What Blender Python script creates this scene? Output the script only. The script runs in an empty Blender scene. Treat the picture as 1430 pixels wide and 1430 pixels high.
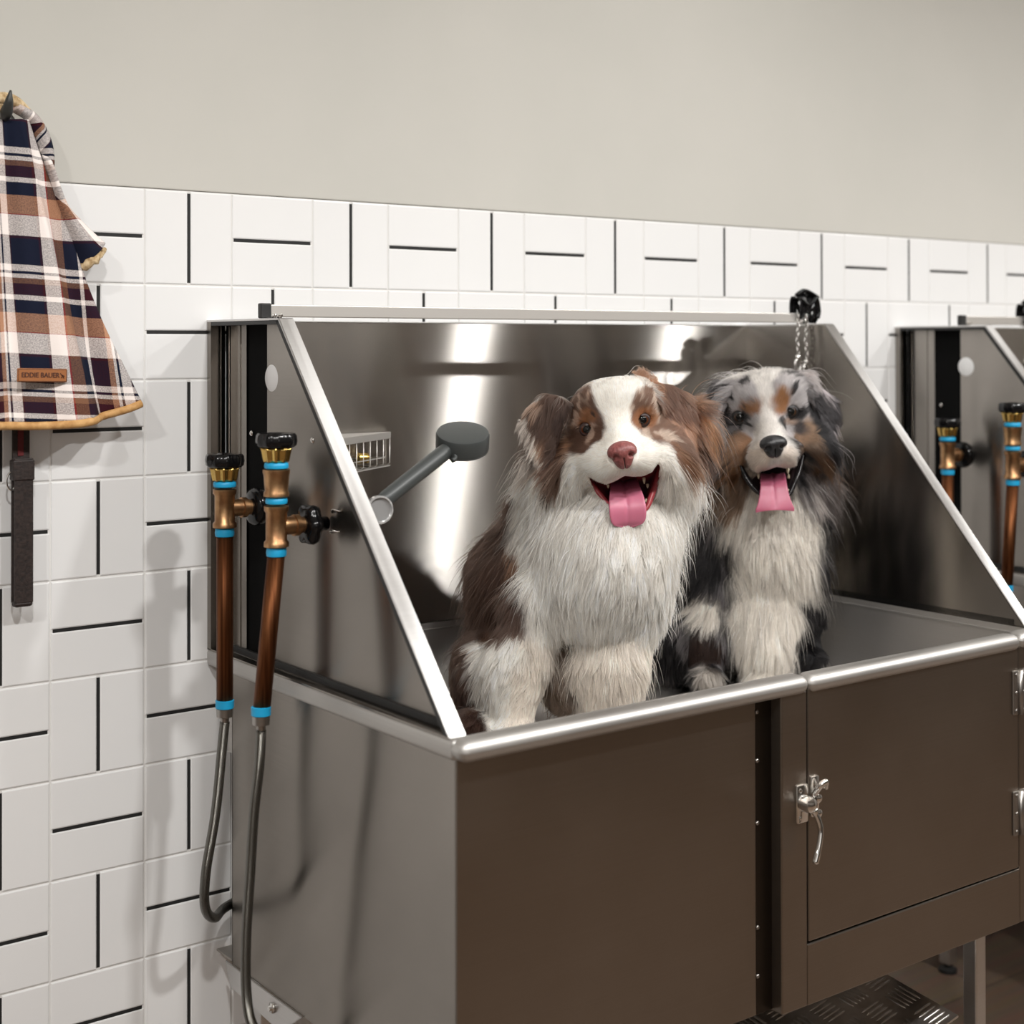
import bpy, bmesh, math, random
import numpy as np
from mathutils import Vector, Matrix
random.seed(7); np.random.seed(7)
C = bpy.context.scene.collection
PI = math.pi

# ------------------------------------------------------------------ camera
F_PX, YAW, PITCH, ROLL = 2068.6, 0.63284, 0.00791, -0.00166
CAM = np.array([-1.01384, -2.18154, 1.41097])
PX, PY = 678.66, 464.97
FW = np.array([math.sin(YAW)*math.cos(PITCH), math.cos(YAW)*math.cos(PITCH), math.sin(PITCH)])
_r = np.array([math.cos(YAW), -math.sin(YAW), 0.0]); _u = np.cross(_r, FW)
RT = math.cos(ROLL)*_r + math.sin(ROLL)*_u
UP = math.cos(ROLL)*_u - math.sin(ROLL)*_r
def pk(x, y, ax, val):
    """measure: where the sight line through photo point x, y meets the plane ax = val"""
    d = FW + RT*(x-PX)/F_PX - UP*(y-PY)/F_PX
    i = 'xyz'.index(ax); t = (val-CAM[i])/d[i]
    return CAM + d*t
def pz(x, y, Z):
    return CAM + (FW + RT*(x-PX)/F_PX - UP*(y-PY)/F_PX)*Z
def pj(X):
    X = np.asarray(X, float)-CAM; Z = X@FW
    return PX+F_PX*(X@RT)/Z, PY-F_PX*(X@UP)/Z, Z
cd = bpy.data.cameras.new('camera'); cam = bpy.data.objects.new('camera', cd); C.objects.link(cam)
M = Matrix(((RT[0], UP[0], -FW[0], CAM[0]), (RT[1], UP[1], -FW[1], CAM[1]), (RT[2], UP[2], -FW[2], CAM[2]), (0, 0, 0, 1)))
cam.matrix_world = M
cd.sensor_width = 36; cd.lens = F_PX/1430*36
cd.shift_x = (715-PX)/1430; cd.shift_y = -(715-PY)/1430
cd.clip_start = .05
cd.dof.use_dof = True; cd.dof.focus_distance = 2.3; cd.dof.aperture_fstop = 3.2
bpy.context.scene.camera = cam

# ------------------------------------------------------------------ materials
def mat(name, col, rough=.5, metal=0., spec=.5, **kw):
    m = bpy.data.materials.new(name); m.use_nodes = True
    b = m.node_tree.nodes['Principled BSDF']
    b.inputs['Base Color'].default_value = (*col, 1); b.inputs['Roughness'].default_value = rough
    b.inputs['Metallic'].default_value = metal; b.inputs['Specular IOR Level'].default_value = spec
    for k, v in kw.items(): b.inputs[k].default_value = v
    return m
def srgb(r, g, b):
    f = lambda c: (c/255/12.92) if c/255 <= .04045 else ((c/255+.055)/1.055)**2.4
    return (f(r), f(g), f(b))
def noise_col(m, scale, c1, c2, detail=3, stretch=None, bump=0., rough=None, lo=.35, hi=.65):
    nt = m.node_tree; N = nt.nodes; L = nt.links; b = N['Principled BSDF']
    tc = N.new('ShaderNodeTexCoord'); mp = N.new('ShaderNodeMapping'); n = N.new('ShaderNodeTexNoise'); r = N.new('ShaderNodeValToRGB')
    L.new(tc.outputs['Object'], mp.inputs[0]); L.new(mp.outputs[0], n.inputs['Vector']); L.new(n.outputs[0], r.inputs[0]); L.new(r.outputs[0], b.inputs['Base Color'])
    n.inputs['Scale'].default_value = scale; n.inputs['Detail'].default_value = detail
    if stretch: mp.inputs['Scale'].default_value = stretch
    r.color_ramp.elements[0].color = (*c1, 1); r.color_ramp.elements[1].color = (*c2, 1)
    r.color_ramp.elements[0].position = lo; r.color_ramp.elements[1].position = hi
    if bump:
        bp = N.new('ShaderNodeBump'); bp.inputs['Strength'].default_value = bump; bp.inputs['Distance'].default_value = .002
        L.new(n.outputs[0], bp.inputs['Height']); L.new(bp.outputs[0], b.inputs['Normal'])
    if rough:
        mr = N.new('ShaderNodeMapRange'); mr.inputs[3].default_value = rough[0]; mr.inputs[4].default_value = rough[1]
        L.new(n.outputs[0], mr.inputs[0]); L.new(mr.outputs[0], b.inputs['Roughness'])
    return m
def steel(name, col=(.56, .54, .51), rough=.3, aniso=.9, rot=0., smudge=.06, tilt=None):
    m = mat(name, col, rough, 1.0); nt = m.node_tree; N = nt.nodes; L = nt.links; b = N['Principled BSDF']
    b.inputs['Anisotropic'].default_value = aniso; b.inputs['Anisotropic Rotation'].default_value = rot
    tg = N.new('ShaderNodeTangent'); tg.direction_type = 'RADIAL'; tg.axis = 'Z'; L.new(tg.outputs[0], b.inputs['Tangent'])
    tc = N.new('ShaderNodeTexCoord')
    n = N.new('ShaderNodeTexNoise'); n.inputs['Scale'].default_value = 3.5; n.inputs['Detail'].default_value = 5
    mp = N.new('ShaderNodeMapping'); mp.inputs['Scale'].default_value = (.6, .6, 260)
    n2 = N.new('ShaderNodeTexNoise'); n2.inputs['Scale'].default_value = 4; n2.inputs['Detail'].default_value = 2
    L.new(tc.outputs['Object'], n.inputs['Vector']); L.new(tc.outputs['Object'], mp.inputs[0]); L.new(mp.outputs[0], n2.inputs['Vector'])
    ad = N.new('ShaderNodeMath'); ad.operation = 'MULTIPLY_ADD'; ad.inputs[1].default_value = .35
    L.new(n2.outputs[0], ad.inputs[0]); L.new(n.outputs[0], ad.inputs[2])
    mr = N.new('ShaderNodeMapRange'); mr.inputs[1].default_value = .35; mr.inputs[2].default_value = 1.
    mr.inputs[3].default_value = rough-smudge; mr.inputs[4].default_value = rough+smudge
    L.new(ad.outputs[0], mr.inputs[0]); L.new(mr.outputs[0], b.inputs['Roughness'])
    mx = N.new('ShaderNodeMapRange'); mx.inputs[1].default_value = .35; mx.inputs[2].default_value = 1.
    mx.inputs[3].default_value = .86; mx.inputs[4].default_value = 1.1
    L.new(ad.outputs[0], mx.inputs[0])
    vm = N.new('ShaderNodeVectorMath'); vm.operation = 'SCALE'; vm.inputs[0].default_value = col
    L.new(mx.outputs[0], vm.inputs['Scale']); L.new(vm.outputs[0], b.inputs['Base Color'])
    return m
MT = {}
MT['steel'] = steel('brushed_steel', (.50, .475, .445), .33, .6, rot=0.)
MT['steel_back'] = steel('brushed_steel_back', (.50, .475, .445), .31, 1.0, rot=.25, smudge=.03)

def make_aniso(_m, rough, an):
    _nt = _m.node_tree; _g = _nt.nodes.new('ShaderNodeBsdfAnisotropic'); _b = _nt.nodes['Principled BSDF']
    _g.inputs['Roughness'].default_value = rough; _g.inputs['Anisotropy'].default_value = an; _g.inputs['Rotation'].default_value = 0
    for _l in list(_nt.links):
        if _l.to_node == _b and _l.to_socket.name == 'Base Color': _nt.links.new(_l.from_socket, _g.inputs['Color'])
        if _l.to_node == _b and _l.to_socket.name == 'Tangent': _nt.links.new(_l.from_socket, _g.inputs['Tangent'])
    _nt.links.new(_g.outputs[0], _nt.nodes['Material Output'].inputs[0]); _nt.nodes.remove(_b)
make_aniso(MT['steel_back'], .22, .85)
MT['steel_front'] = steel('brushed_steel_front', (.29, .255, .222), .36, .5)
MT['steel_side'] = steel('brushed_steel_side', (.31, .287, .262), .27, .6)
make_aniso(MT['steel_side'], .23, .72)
MT['steel_rim'] = steel('steel_rim', (.52, .505, .485), .50, .2)
MT['steel_basin'] = steel('steel_basin', (.62, .6, .58), .50, .3)
MT['steel_trim'] = steel('steel_trim', (.62, .61, .60), .33, .3)
MT['shaded_channel'] = mat('shaded_channel', (.05, .042, .035), .35, 1.0)
MT['chrome'] = mat('chrome', (.78, .77, .75), .14, 1.0)
MT['dull_steel'] = mat('dull_steel', (.35, .33, .31), .35, 1.0)
MT['dark_gap'] = mat('dark_gap', (.004, .004, .004), .9, spec=.1)
MT['black_gloss'] = mat('black_gloss', (.004, .004, .0045), .16, spec=.35)
MT['black_rubber'] = mat('black_rubber', (.015, .015, .015), .5)
MT['brass'] = mat('brass', (.62, .42, .13), .25, 1.0)
MT['bronze'] = noise_col(mat('bronze', (.4, .22, .1), .38, 1.0), 60, (.34, .18, .09), (.5, .3, .15), bump=.15)
MT['copper'] = noise_col(mat('copper', (.3, .12, .05), .5, 1.0), 14, (.075, .026, .011), (.20, .078, .032), stretch=(14, 14, .3))
MT['blue_tape'] = mat('blue_tape', (.01, .34, .62), .45)
MT['satin_wire'] = mat('satin_wire', (.75, .72, .68), .4, .75)
MT['white_plastic'] = mat('white_plastic', (.8, .8, .8), .4)
MT['shower_grey'] = mat('shower_grey', (.045, .05, .05), .4)
MT['shower_face'] = mat('shower_face', (.13, .14, .14), .45)
MT['grout_white'] = mat('grout_white', (.78, .77, .75), .8)
MT['grout_black'] = mat('grout_black', (.012, .012, .012), .7)
MT['tile_white'] = noise_col(mat('tile_white', (.9, .9, .9), .18), 1.3, (.86, .86, .858), (.91, .91, .908), rough=(.12, .24))
MT['paint'] = noise_col(mat('wall_paint', (.62, .6, .54), .75), 2.2, (.57, .56, .515), (.605, .59, .545), detail=6, bump=.12)
MT['ceiling'] = mat('ceiling_paint', (.8, .79, .76), .8)
MT['dark_wall'] = noise_col(mat('dark_wall', (.05, .04, .03), .7), 2, (.035, .027, .02), (.07, .055, .042))
MT['mid_wall'] = mat('mid_wall', (.24, .22, .20), .8)
MT['leather_tan'] = mat('leather_tan', (.33, .12, .035), .55)
MT['leather_ink'] = mat('leather_ink', (.07, .02, .01), .7)
MT['piping_tan'] = noise_col(mat('piping_tan', (.6, .33, .12), .7), 90, (.5, .26, .085), (.68, .4, .16), bump=.4)
MT['fleece'] = noise_col(mat('fleece', (.6, .45, .26), .95), 140, (.38, .25, .12), (.74, .58, .36), bump=.9)
MT['strap_brown'] = noise_col(mat('strap_brown', (.02, .012, .01), .6), 220, (.012, .007, .006), (.03, .018, .015), bump=.3)
MT['strap_red'] = mat('strap_red', (.11, .008, .01), .7)
MT['hook_iron'] = mat('hook_iron', (.03, .032, .03), .42)
MT['clear_plastic'] = mat('clear_plastic', (.55, .55, .55), .1, .6)

def mat_floor():
    m = mat('floor_planks', (.2, .13, .09), .45); nt = m.node_tree; N = nt.nodes; L = nt.links; b = N['Principled BSDF']
    tc = N.new('ShaderNodeTexCoord'); br = N.new('ShaderNodeTexBrick'); L.new(tc.outputs['Object'], br.inputs['Vector'])
    br.inputs['Color1'].default_value = (.20, .135, .09, 1); br.inputs['Color2'].default_value = (.15, .10, .068, 1)
    br.inputs['Mortar'].default_value = (.09, .06, .045, 1); br.inputs['Scale'].default_value = 1
    br.inputs['Brick Width'].default_value = .9; br.inputs['Row Height'].default_value = .2; br.inputs['Mortar Size'].default_value = .003
    mp = N.new('ShaderNodeMapping'); mp.inputs['Scale'].default_value = (1.5, 22, 1); n = N.new('ShaderNodeTexNoise'); n.inputs['Scale'].default_value = 2.5; n.inputs['Detail'].default_value = 5
    L.new(tc.outputs['Object'], mp.inputs[0]); L.new(mp.outputs[0], n.inputs['Vector'])
    mx = N.new('ShaderNodeMix'); mx.data_type = 'RGBA'; mx.blend_type = 'MULTIPLY'; mx.inputs[0].default_value = .5
    L.new(br.outputs[0], mx.inputs[6]); L.new(n.outputs[1], mx.inputs[7]); L.new(mx.outputs[2], b.inputs['Base Color'])
    return m
MT['floor'] = mat_floor()

# ------------------------------------------------------------------ mesh helpers
def new_obj(name, me, m, parent=None):
    o = bpy.data.objects.new(name, me); C.objects.link(o)
    for k in (m if isinstance(m, (list, tuple)) else [m]): me.materials.append(k)
    if parent is not None:
        o.parent = parent
        o.matrix_parent_inverse = Matrix.Translation(-parent.location) if parent.type == 'EMPTY' else Matrix.Identity(4)
    return o
class MB:
    def __init__(s): s.bm = bmesh.new()
    def box(s, x0, x1, y0, y1, z0, z1, bev=0., seg=2, rot=None, mi=0):
        r = bmesh.ops.create_cube(s.bm, size=1.0); vs = r['verts']
        for v in vs: v.co = Vector(((x0+x1)/2+v.co.x*(x1-x0), (y0+y1)/2+v.co.y*(y1-y0), (z0+z1)/2+v.co.z*(z1-z0)))
        fs = list({f for v in vs for f in v.link_faces})
        for f in fs: f.material_index = mi
        if bev > 0:
            es = list({e for v in vs for e in v.link_edges})
            rr = bmesh.ops.bevel(s.bm, geom=es, offset=bev, segments=seg, affect='EDGES', profile=.5, clamp_overlap=True)
            vs = list({v for f in rr['faces'] for v in f.verts} | {v for v in vs if v.is_valid})
            for f in rr['faces']: f.material_index = mi
        if rot is not None:
            bmesh.ops.transform(s.bm, matrix=rot, verts=[v for v in vs if v.is_valid])
        return s
    def prism(s, pts, axis, a, b, bev=0.):
        """extrude polygon (2-D points in the two other axes) along axis from a to b"""
        ix = 'xyz'.index(axis); oth = [i for i in range(3) if i != ix]
        def mk(p, t):
            c = [0, 0, 0]; c[ix] = t; c[oth[0]] = p[0]; c[oth[1]] = p[1]; return s.bm.verts.new(c)
        A = [mk(p, a) for p in pts]; B = [mk(p, b) for p in pts]; n = len(pts); fs = []
        fs.append(s.bm.faces.new(A)); fs.append(s.bm.faces.new(B[::-1]))
        for i in range(n): fs.append(s.bm.faces.new((A[i], B[i], B[(i+1) % n], A[(i+1) % n])))
        bmesh.ops.recalc_face_normals(s.bm, faces=fs)
        if bev > 0:
            es = list({e for f in fs for e in f.edges})
            bmesh.ops.bevel(s.bm, geom=es, offset=bev, segments=2, affect='EDGES', clamp_overlap=True)
        return s
    def tube(s, pts, r, n=12, cap=True, closed=False, flat=None):
        P = [Vector(p) for p in pts]; k = len(P); rings = []
        rr = r if isinstance(r, (list, tuple)) else [r]*k
        prev = None
        for i, p in enumerate(P):
            a = P[(i-1) % k] if (closed or i > 0) else p; b = P[(i+1) % k] if (closed or i < k-1) else p
            t = (b-a).normalized()
            if prev is None:
                q = Vector((0, 0, 1)) if abs(t.z) < .9 else Vector((1, 0, 0)); prev = t.cross(q).normalized()
            prev = (prev - t*prev.dot(t)).normalized(); bi = t.cross(prev)
            fl = flat if flat else 1.
            rings.append([s.bm.verts.new(p+(prev*math.cos(2*PI*j/n)+bi*math.sin(2*PI*j/n)*fl)*rr[i]) for j in range(n)])
        m = k if closed else k-1
        for i in range(m):
            A, B = rings[i], rings[(i+1) % k]
            for j in range(n):
                f = s.bm.faces.new((A[j], A[(j+1) % n], B[(j+1) % n], B[j])); f.smooth = True
        if cap and not closed:
            s.bm.faces.new(rings[0][::-1]); s.bm.faces.new(rings[-1])
        return s
    def lathe(s, prof, n=32, mtx=None, lobes=0, lobe_amp=0., lobe_r=1e9):
        """prof: list of (r, z); revolves about z; optional scalloped outline"""
        mtx = mtx or Matrix.Identity(4); rings = []
        for r, z in prof:
            ring = []
            for j in range(n):
                a = 2*PI*j/n; q = r
                if lobes and r > lobe_r: q = r*(1+lobe_amp*math.cos(lobes*a))
                ring.append(s.bm.verts.new(mtx @ Vector((q*math.cos(a), q*math.sin(a), z))))
            rings.append(ring)
        for A, B in zip(rings, rings[1:]):
            for j in range(n):
                f = s.bm.faces.new((A[j], A[(j+1) % n], B[(j+1) % n], B[j])); f.smooth = True
        s.bm.faces.new(rings[0][::-1]); s.bm.faces.new(rings[-1])
        return s
    def done(s, name, m, parent=None, smooth=False, auto=None):
        bmesh.ops.recalc_face_normals(s.bm, faces=s.bm.faces[:])
        me = bpy.data.meshes.new(name); s.bm.to_mesh(me); s.bm.free()
        if smooth:
            for p in me.polygons: p.use_smooth = True
        if auto is not None:
            me.set_sharp_from_angle(angle=math.radians(auto))
            
        return new_obj(name, me, m, parent)
def empty(name, loc, label, cat, group=None):
    o = bpy.data.objects.new(name, None); C.objects.link(o); o.location = loc; o.empty_display_size = .05
    o['label'] = label; o['category'] = cat
    if group: o['group'] = group
    return o
def tag(o, label, cat, group=None, kind=None):
    o['label'] = label; o['category'] = cat
    if group: o['group'] = group
    if kind: o['kind'] = kind
    return o
def struct(o): o['kind'] = 'structure'; return o
def copy_tree(o, dx=None, parent=None, label=None):
    c = o.copy(); C.objects.link(c)
    if parent is None:
        c.location = o.location + Vector(dx)
    else:
        c.parent = parent
        c.matrix_parent_inverse = o.matrix_parent_inverse.copy()
    for ch in list(o.children): copy_tree(ch, parent=c)
    if label: c['label'] = label
    return c
def axis_m(loc, direction):
    d = Vector(direction).normalized(); q = d.to_track_quat('Z', 'Y')
    return Matrix.Translation(Vector(loc)) @ q.to_matrix().to_4x4()
def smooth_path(pts, n=8):
    """Catmull-Rom through pts"""
    P = [Vector(p) for p in pts]; P = [P[0]*2-P[1]]+P+[P[-1]*2-P[-2]]; out = []
    for i in range(1, len(P)-2):
        for k in range(n):
            t = k/n; a, b, c, d = P[i-1], P[i], P[i+1], P[i+2]
            out.append(.5*((2*b)+(c-a)*t+(2*a-5*b+4*c-d)*t*t+(3*b-a-3*c+d)*t**3))
    out.append(P[-2]); return out

# ------------------------------------------------------------------ room
U = .15; TT = 1.6565
RX0, RX1, RY0, RZ = -2.6, 5.2, -4.6, 2.75
o = struct(MB().box(RX0, RX1, RY0, .05, -.05, 0).done('floor', MT['floor']))
o = struct(MB().box(RX0, RX1, RY0, .05, RZ, RZ+.05).done('ceiling', MT['ceiling']))
o = struct(MB().box(RX0, RX1, .0, .05, TT+.0008, RZ, bev=.002).done('wall_upper', MT['paint']))
struct(MB().box(RX0-.05, RX0, RY0, .05, 0, RZ).done('wall_left', MT['mid_wall']))
struct(MB().box(RX1, RX1+.05, RY0, .05, 0, RZ).done('wall_right', MT['mid_wall']))
struct(MB().box(RX0, RX1, RY0-.05, RY0, 1.2, RZ).done('wall_front', MT['mid_wall']))
struct(MB().box(RX0, RX1, RY0-.05, RY0+.01, 0, 1.2).done('trim_1', MT['dark_wall']))
# tiled wall: pairs of white tiles laid as basket weave, black joint inside each pair, white joints round it
b = MB()
b.box(RX0, RX1, .0018, .05, 0, TT, mi=1)
g = .0022
def tile(x0, x1, z0, z1):
    # a tile with a soft edge: top face + sloped rim
    e = .0022; bm = b.bm
    o_ = [bm.verts.new(p) for p in ((x0, .003, z0), (x1, .003, z0), (x1, .003, z1), (x0, .003, z1))]
    m_ = [bm.verts.new(p) for p in ((x0+.0004, .0008, z0+.0004), (x1-.0004, .0008, z0+.0004), (x1-.0004, .0008, z1-.0004), (x0+.0004, .0008, z1-.0004))]
    i_ = [bm.verts.new(p) for p in ((x0+e, 0, z0+e), (x1-e, 0, z0+e), (x1-e, 0, z1-e), (x0+e, 0, z1-e))]
    bm.faces.new(i_)
    for A, B in ((o_, m_), (m_, i_)):
        for k in range(4): bm.faces.new((A[k], A[(k+1) % 4], B[(k+1) % 4], B[k]))
for r in range(12):
    zt = TT-r*U; zb = zt-U
    if zb < -.12: break
    for k in range(-14, 32):
        xc = k*U; x0 = xc-U/2; x1 = xc+U/2
        if (k+r) % 2 == 0:
            tile(x0+g/2, xc-.0026, max(zb, 0)+g/2, zt-g/2); tile(xc+.0026, x1-g/2, max(zb, 0)+g/2, zt-g/2)
            b.box(xc-.0026, xc+.0026, .001, .003, max(zb, 0)+.004, zt-.004, mi=2)
        else:
            zc = (zt+zb)/2
            if zc > 0:
                tile(x0+g/2, x1-g/2, zc+.0026, zt-g/2)
                b.box(x0+.004, x1-.004, .001, .003, zc-.0026, zc+.0026, mi=2)
                tile(x0+g/2, x1-g/2, max(zb, 0)+g/2, zc-.0026)
struct(b.done('wall_back', [MT['tile_white'], MT['grout_white'], MT['grout_black']]))

# ------------------------------------------------------------------ lights
def area(name, loc, sx, sy, power, col=(1, .985, .96), rot=(0, 0, 0)):
    l = bpy.data.lights.new(name, 'AREA'); l.shape = 'RECTANGLE'; l.size = sx; l.size_y = sy; l.energy = power; l.color = col
    o = bpy.data.objects.new(name, l); C.objects.link(o); o.location = loc; o.rotation_euler = rot
    return o
LP = [(-2.0, -1.97, 30), (-.95, -1.97, 31), (.1, -1.97, 31), (1.15, -1.97, 31), (2.2, -1.97, 31), (3.245, -1.97, 31), (4.3, -1.97, 26)]
hous = MT['white_plastic']
fix = None
for i, (x, y, p) in enumerate(LP):
    area('ceiling_lamp', (x, y, RZ-.06), .11, .11, p)
for x_ in (1.05, 3.2): area('ceiling_panel', (x_, -.62, RZ-.06), .36, .28, 2.7)
w = bpy.data.worlds.new('world'); bpy.context.scene.world = w; w.use_nodes = True
w.node_tree.nodes['Background'].inputs[0].default_value = (.9, .9, 1, 1); w.node_tree.nodes['Background'].inputs[1].default_value = .3
# soft fill light added on the unseen side behind the camera
area('fill_light', (-1.8, -4.4, 1.9), 2.2, 1.3, 14, (1, .97, .94), (PI/2*.92, 0, -.35))
# ------------------------------------------------------------------ washing tub
X0, X1, YF, ZR, ZT, D1, ZB = .031, 1.2565, -.712, .926, 1.448, .238, .444
TW = .025
GT = 'steel dog washing tubs along the tiled wall'
def make_tub():
    t = empty('dog_washing_tub', (X0, -.35, 0), 'large stainless steel dog washing tub holding the two dogs', 'tub', GT)
    S = MT['steel']; T = MT['steel_trim']
    # basin: inner liner + outer side/back walls
    b = MB()
    xi0, xi1, yi0, yi1, zf = X0+TW, X1-TW, -.675, -.03, .775
    b.box(xi0-.002, xi1+.002, yi0-.002, yi1+.002, zf-.012, zf)
    b.box(xi0-.003, xi0, yi0, yi1, zf-.01, ZR-.002); b.box(xi1, xi1+.003, yi0, yi1, zf-.01, ZR-.002)
    b.box(xi0, xi1, yi1, yi1+.003, zf-.01, ZR-.002); b.box(xi0, .652, yi0-.003, yi0, zf-.01, ZR-.002)
    b.done('basin', MT['steel_basin'], t)
    b = MB()
    b.box(X0+.008, X0+.011, -.682, -.072, ZB, ZR-.02); b.box(X0+.008, X0+.2, -.075, -.072, ZB, ZR-.02); b.done('outer_wall', MT['steel_side'], t)
    b = MB()
    b.box(X1-.011, X1-.008, -.682, -.012, ZB, ZR-.02); b.done('outer_wall', MT['steel_side'], t)
    b = MB(); b.box(X0+.011, X1-.011, -.68, -.012, ZB, ZB+.003); b.done('underside', S, t)
    # rolled rim
    b = MB()
    b.box(X0-.002, .6535, YF, -.674, .899, ZR, bev=.0138, seg=6)
    b.box(X0-.002, X0+TW-.0005, -.69, -.0, .899, ZR-.001, bev=.006, seg=3)
    b.box(X1-TW+.0005, X1+.002, -.69, -.0, .899, ZR-.001, bev=.006, seg=3)
    b.box(1.178, X1+.002, YF, -.674, .899, ZR, bev=.0138, seg=6)
    b.box(X0, X1, -.0295, -.0, .899, ZR-.001, bev=.003)
    b.box(X1-TW-.0025, X1-TW, -.675, -.03, .910, .914)
    b.box(X0+TW, X1-TW, -.0325, -.03, .911, .914)
    b.done('rim', MT['steel_rim'], t, smooth=True, auto=35)
    # front panel (left part, set back) and door frame
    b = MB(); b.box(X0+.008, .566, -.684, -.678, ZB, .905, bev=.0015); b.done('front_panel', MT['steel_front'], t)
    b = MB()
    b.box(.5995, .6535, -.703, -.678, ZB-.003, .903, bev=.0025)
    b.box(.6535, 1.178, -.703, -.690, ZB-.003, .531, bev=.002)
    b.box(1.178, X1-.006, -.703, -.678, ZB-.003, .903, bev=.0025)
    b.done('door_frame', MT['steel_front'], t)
    b = MB(); b.box(.5665, .5993, -.683, -.678, ZB, .903); b.done('channel', MT['shaded_channel'], t)  # recessed steel strip, its shade put into the dark colour
    for z in (.50, .57, .72, .81, .88):
        b = MB(); b.lathe([(.0035, 0), (.003, .002), (.001, .0028)], 10, axis_m((.568, -.684, z), (0, -1, 0))); b.done('rivet', MT['dull_steel'], t, smooth=True)
    # door
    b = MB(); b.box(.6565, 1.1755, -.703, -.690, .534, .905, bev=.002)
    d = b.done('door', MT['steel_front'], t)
    b = MB(); b.box(.6565, 1.1755, YF, -.674, .898, ZR-.001, bev=.0138, seg=6)
    q = b.done('door_rim', MT['steel_rim'], d, smooth=True, auto=35)
    b = MB(); b.box(.6565, 1.1755, -.678, -.675, .534, .905); b.done('door_lining', S, d)
    for zc in (.828, .627):
        b = MB(); b.box(1.158, 1.1735, -.7065, -.7025, zc-.037, zc+.037, bev=.002)
        b.box(1.1795, 1.195, -.7065, -.7025, zc-.037, zc+.037, bev=.002)
        b.tube([(1.1765, -.707, zc-.037), (1.1765, -.707, zc+.037)], .0045, 12)
        for sx in (1.165, 1.187):
            for dz in (-.03, 0, .03): b.lathe([(.0032, 0), (.0028, .0012), (.001, .0018)], 10, axis_m((sx, -.7065, zc+dz), (0, -1, 0)))
        b.done('hinge', MT['dull_steel'], d)
    # latch on the post, keeper on the door
    l = MB()
    l.box(.628, .652, -.7075, -.7025, .712, .768, bev=.003)
    l.lathe([(.0125, 0), (.0125, .010), (.0105, .017), (.006, .020), (.002, .021)], 24, axis_m((.641, -.7075, .741), (0, -1, 0)))
    for dz in (-.02, .02): l.lathe([(.0035, 0), (.003, .0015), (.001, .0022)], 10, axis_m((.634, -.7075, .740+dz), (0, -1, 0)))
    la = l.done('latch', MT['chrome'], t, smooth=True, auto=40)
    l = MB(); l.tube(smooth_path([(.645, -.722, .735), (.650, -.726, .722), (.653, -.729, .706), (.649, -.731, .690), (.642, -.732, .672), (.637, -.732, .660)], 6), [.0058]*3+[.0045]*10+[.0042]*10+[.0048]*6+[.0052, .003], 12)
    l.done('lever', MT['chrome'], la, smooth=True)
    l = MB(); l.box(.659, .676, -.7075, -.7025, .716, .776, bev=.003)
    l.tube(smooth_path([(.662, -.710, .752), (.664, -.720, .766), (.672, -.722, .770), (.679, -.716, .760)], 6), .0048, 12)
    for z in (.744, .722): l.lathe([(.006, 0), (.006, .006), (.003, .008)], 14, axis_m((.669, -.7075, z), (0, -1, 0)))
    l.done('latch_keeper', MT['chrome'], d, smooth=True, auto=40)
    # sloped end panels as shallow trays
    for side in (0, 1):
        s = 1 if side == 0 else -1; xo = X0 if side == 0 else X1
        zt, zl = ZT, ZR-.002; yl = -.678; yt = -D1; w = TW*s; th = .0015
        b = MB()
        if side == 0:
            ya = pk(374, 600, 'x', xo+w)[1]; yb_ = pk(345, 600, 'x', xo+w)[1]
            b.prism([(ya, zl), (yl, zl), (yt, zt), (ya, zt)], 'x', xo+w*.96, xo+w)
            b.prism([(-.036, zl), (yb_, zl), (yb_, zt), (-.036, zt)], 'x', xo+w*.96, xo+w)
            b.box(xo+w*.9, xo+w, -.071, -.069, zl, zt)
        else:
            b.prism([(0, zl), (yl, zl), (yt, zt), (0, zt)], 'x', xo+w*.96, xo+w)
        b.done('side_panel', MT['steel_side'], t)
        if side == 0:
            b = MB(); b.box(xo+w+.002, xo+w+.004, ya-.02, 0-.014, zl, zt); b.done('panel_slot', MT['dark_gap'], t)  # black sheet behind the slot, the darkness of its depth as colour
        b = MB()
        n = Vector((0, zt-zl, yt-yl)).normalized()  # perpendicular to the slope in (y,z)
        ny, nz = -(zt-zl), -(yl-yt)*-1
        ln = math.hypot(zt-zl, yt-yl); oy, oz = -(zt-zl)/ln*.004, (yt-yl)/ln*.004
        oz = abs(oz)
        b.prism([(yl, zl), (yl+oy, zl+oz), (yt+oy, zt+oz), (yt, zt)], 'x', xo-.0005*s, xo+w, bev=.0012)
        b.prism([(yt, zt), (yt, zt+.003), (0, zt+.003), (0, zt)], 'x', xo-.0005*s, xo+w)
        b.done('panel_flange', T, t)
        b = MB()
        b.box(min(xo, xo+w), max(xo, xo+w), -.014, -.001, zl, zt)
        b.box(min(xo, xo+w), max(xo, xo+w), yl, -.001, zl, zl+.0025)
        b.done('panel_return', MT['steel_side'], t)
        # added dark strips for the shade inside the flanges and along the base
        b = MB()
        b.prism([(yl-.001, zl), (yt-.001, zt-.001), (yt+.009, zt-.001), (yl+.010, zl)], 'x', xo+w*.02, xo+w*.97)
        b.prism([(-.014, zt-.006), (yt, zt-.006), (yt, zt-.0005), (-.014, zt-.0005)], 'x', xo+w*.02, xo+w*.97)
        b.box(min(xo+w*.8, xo+w), max(xo+w*.8, xo+w), yl+.02, -.016, zl+.002, zl+.012)
        b.done('groove_shade', MT['black_rubber'], t)
    # back panel with folded lip
    b = MB(); b.box(X0+TW, X1-TW, -.030, -.027, ZR, ZT+.001)
    b.done('back_panel', MT['steel_back'], t)
    b = MB(); b.box(X0+TW, X1-TW, -.0305, -.012, ZT, ZT+.003, bev=.001); b.done('panel_lip', T, t)
    # rail over the back panel
    yb = -.17
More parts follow.
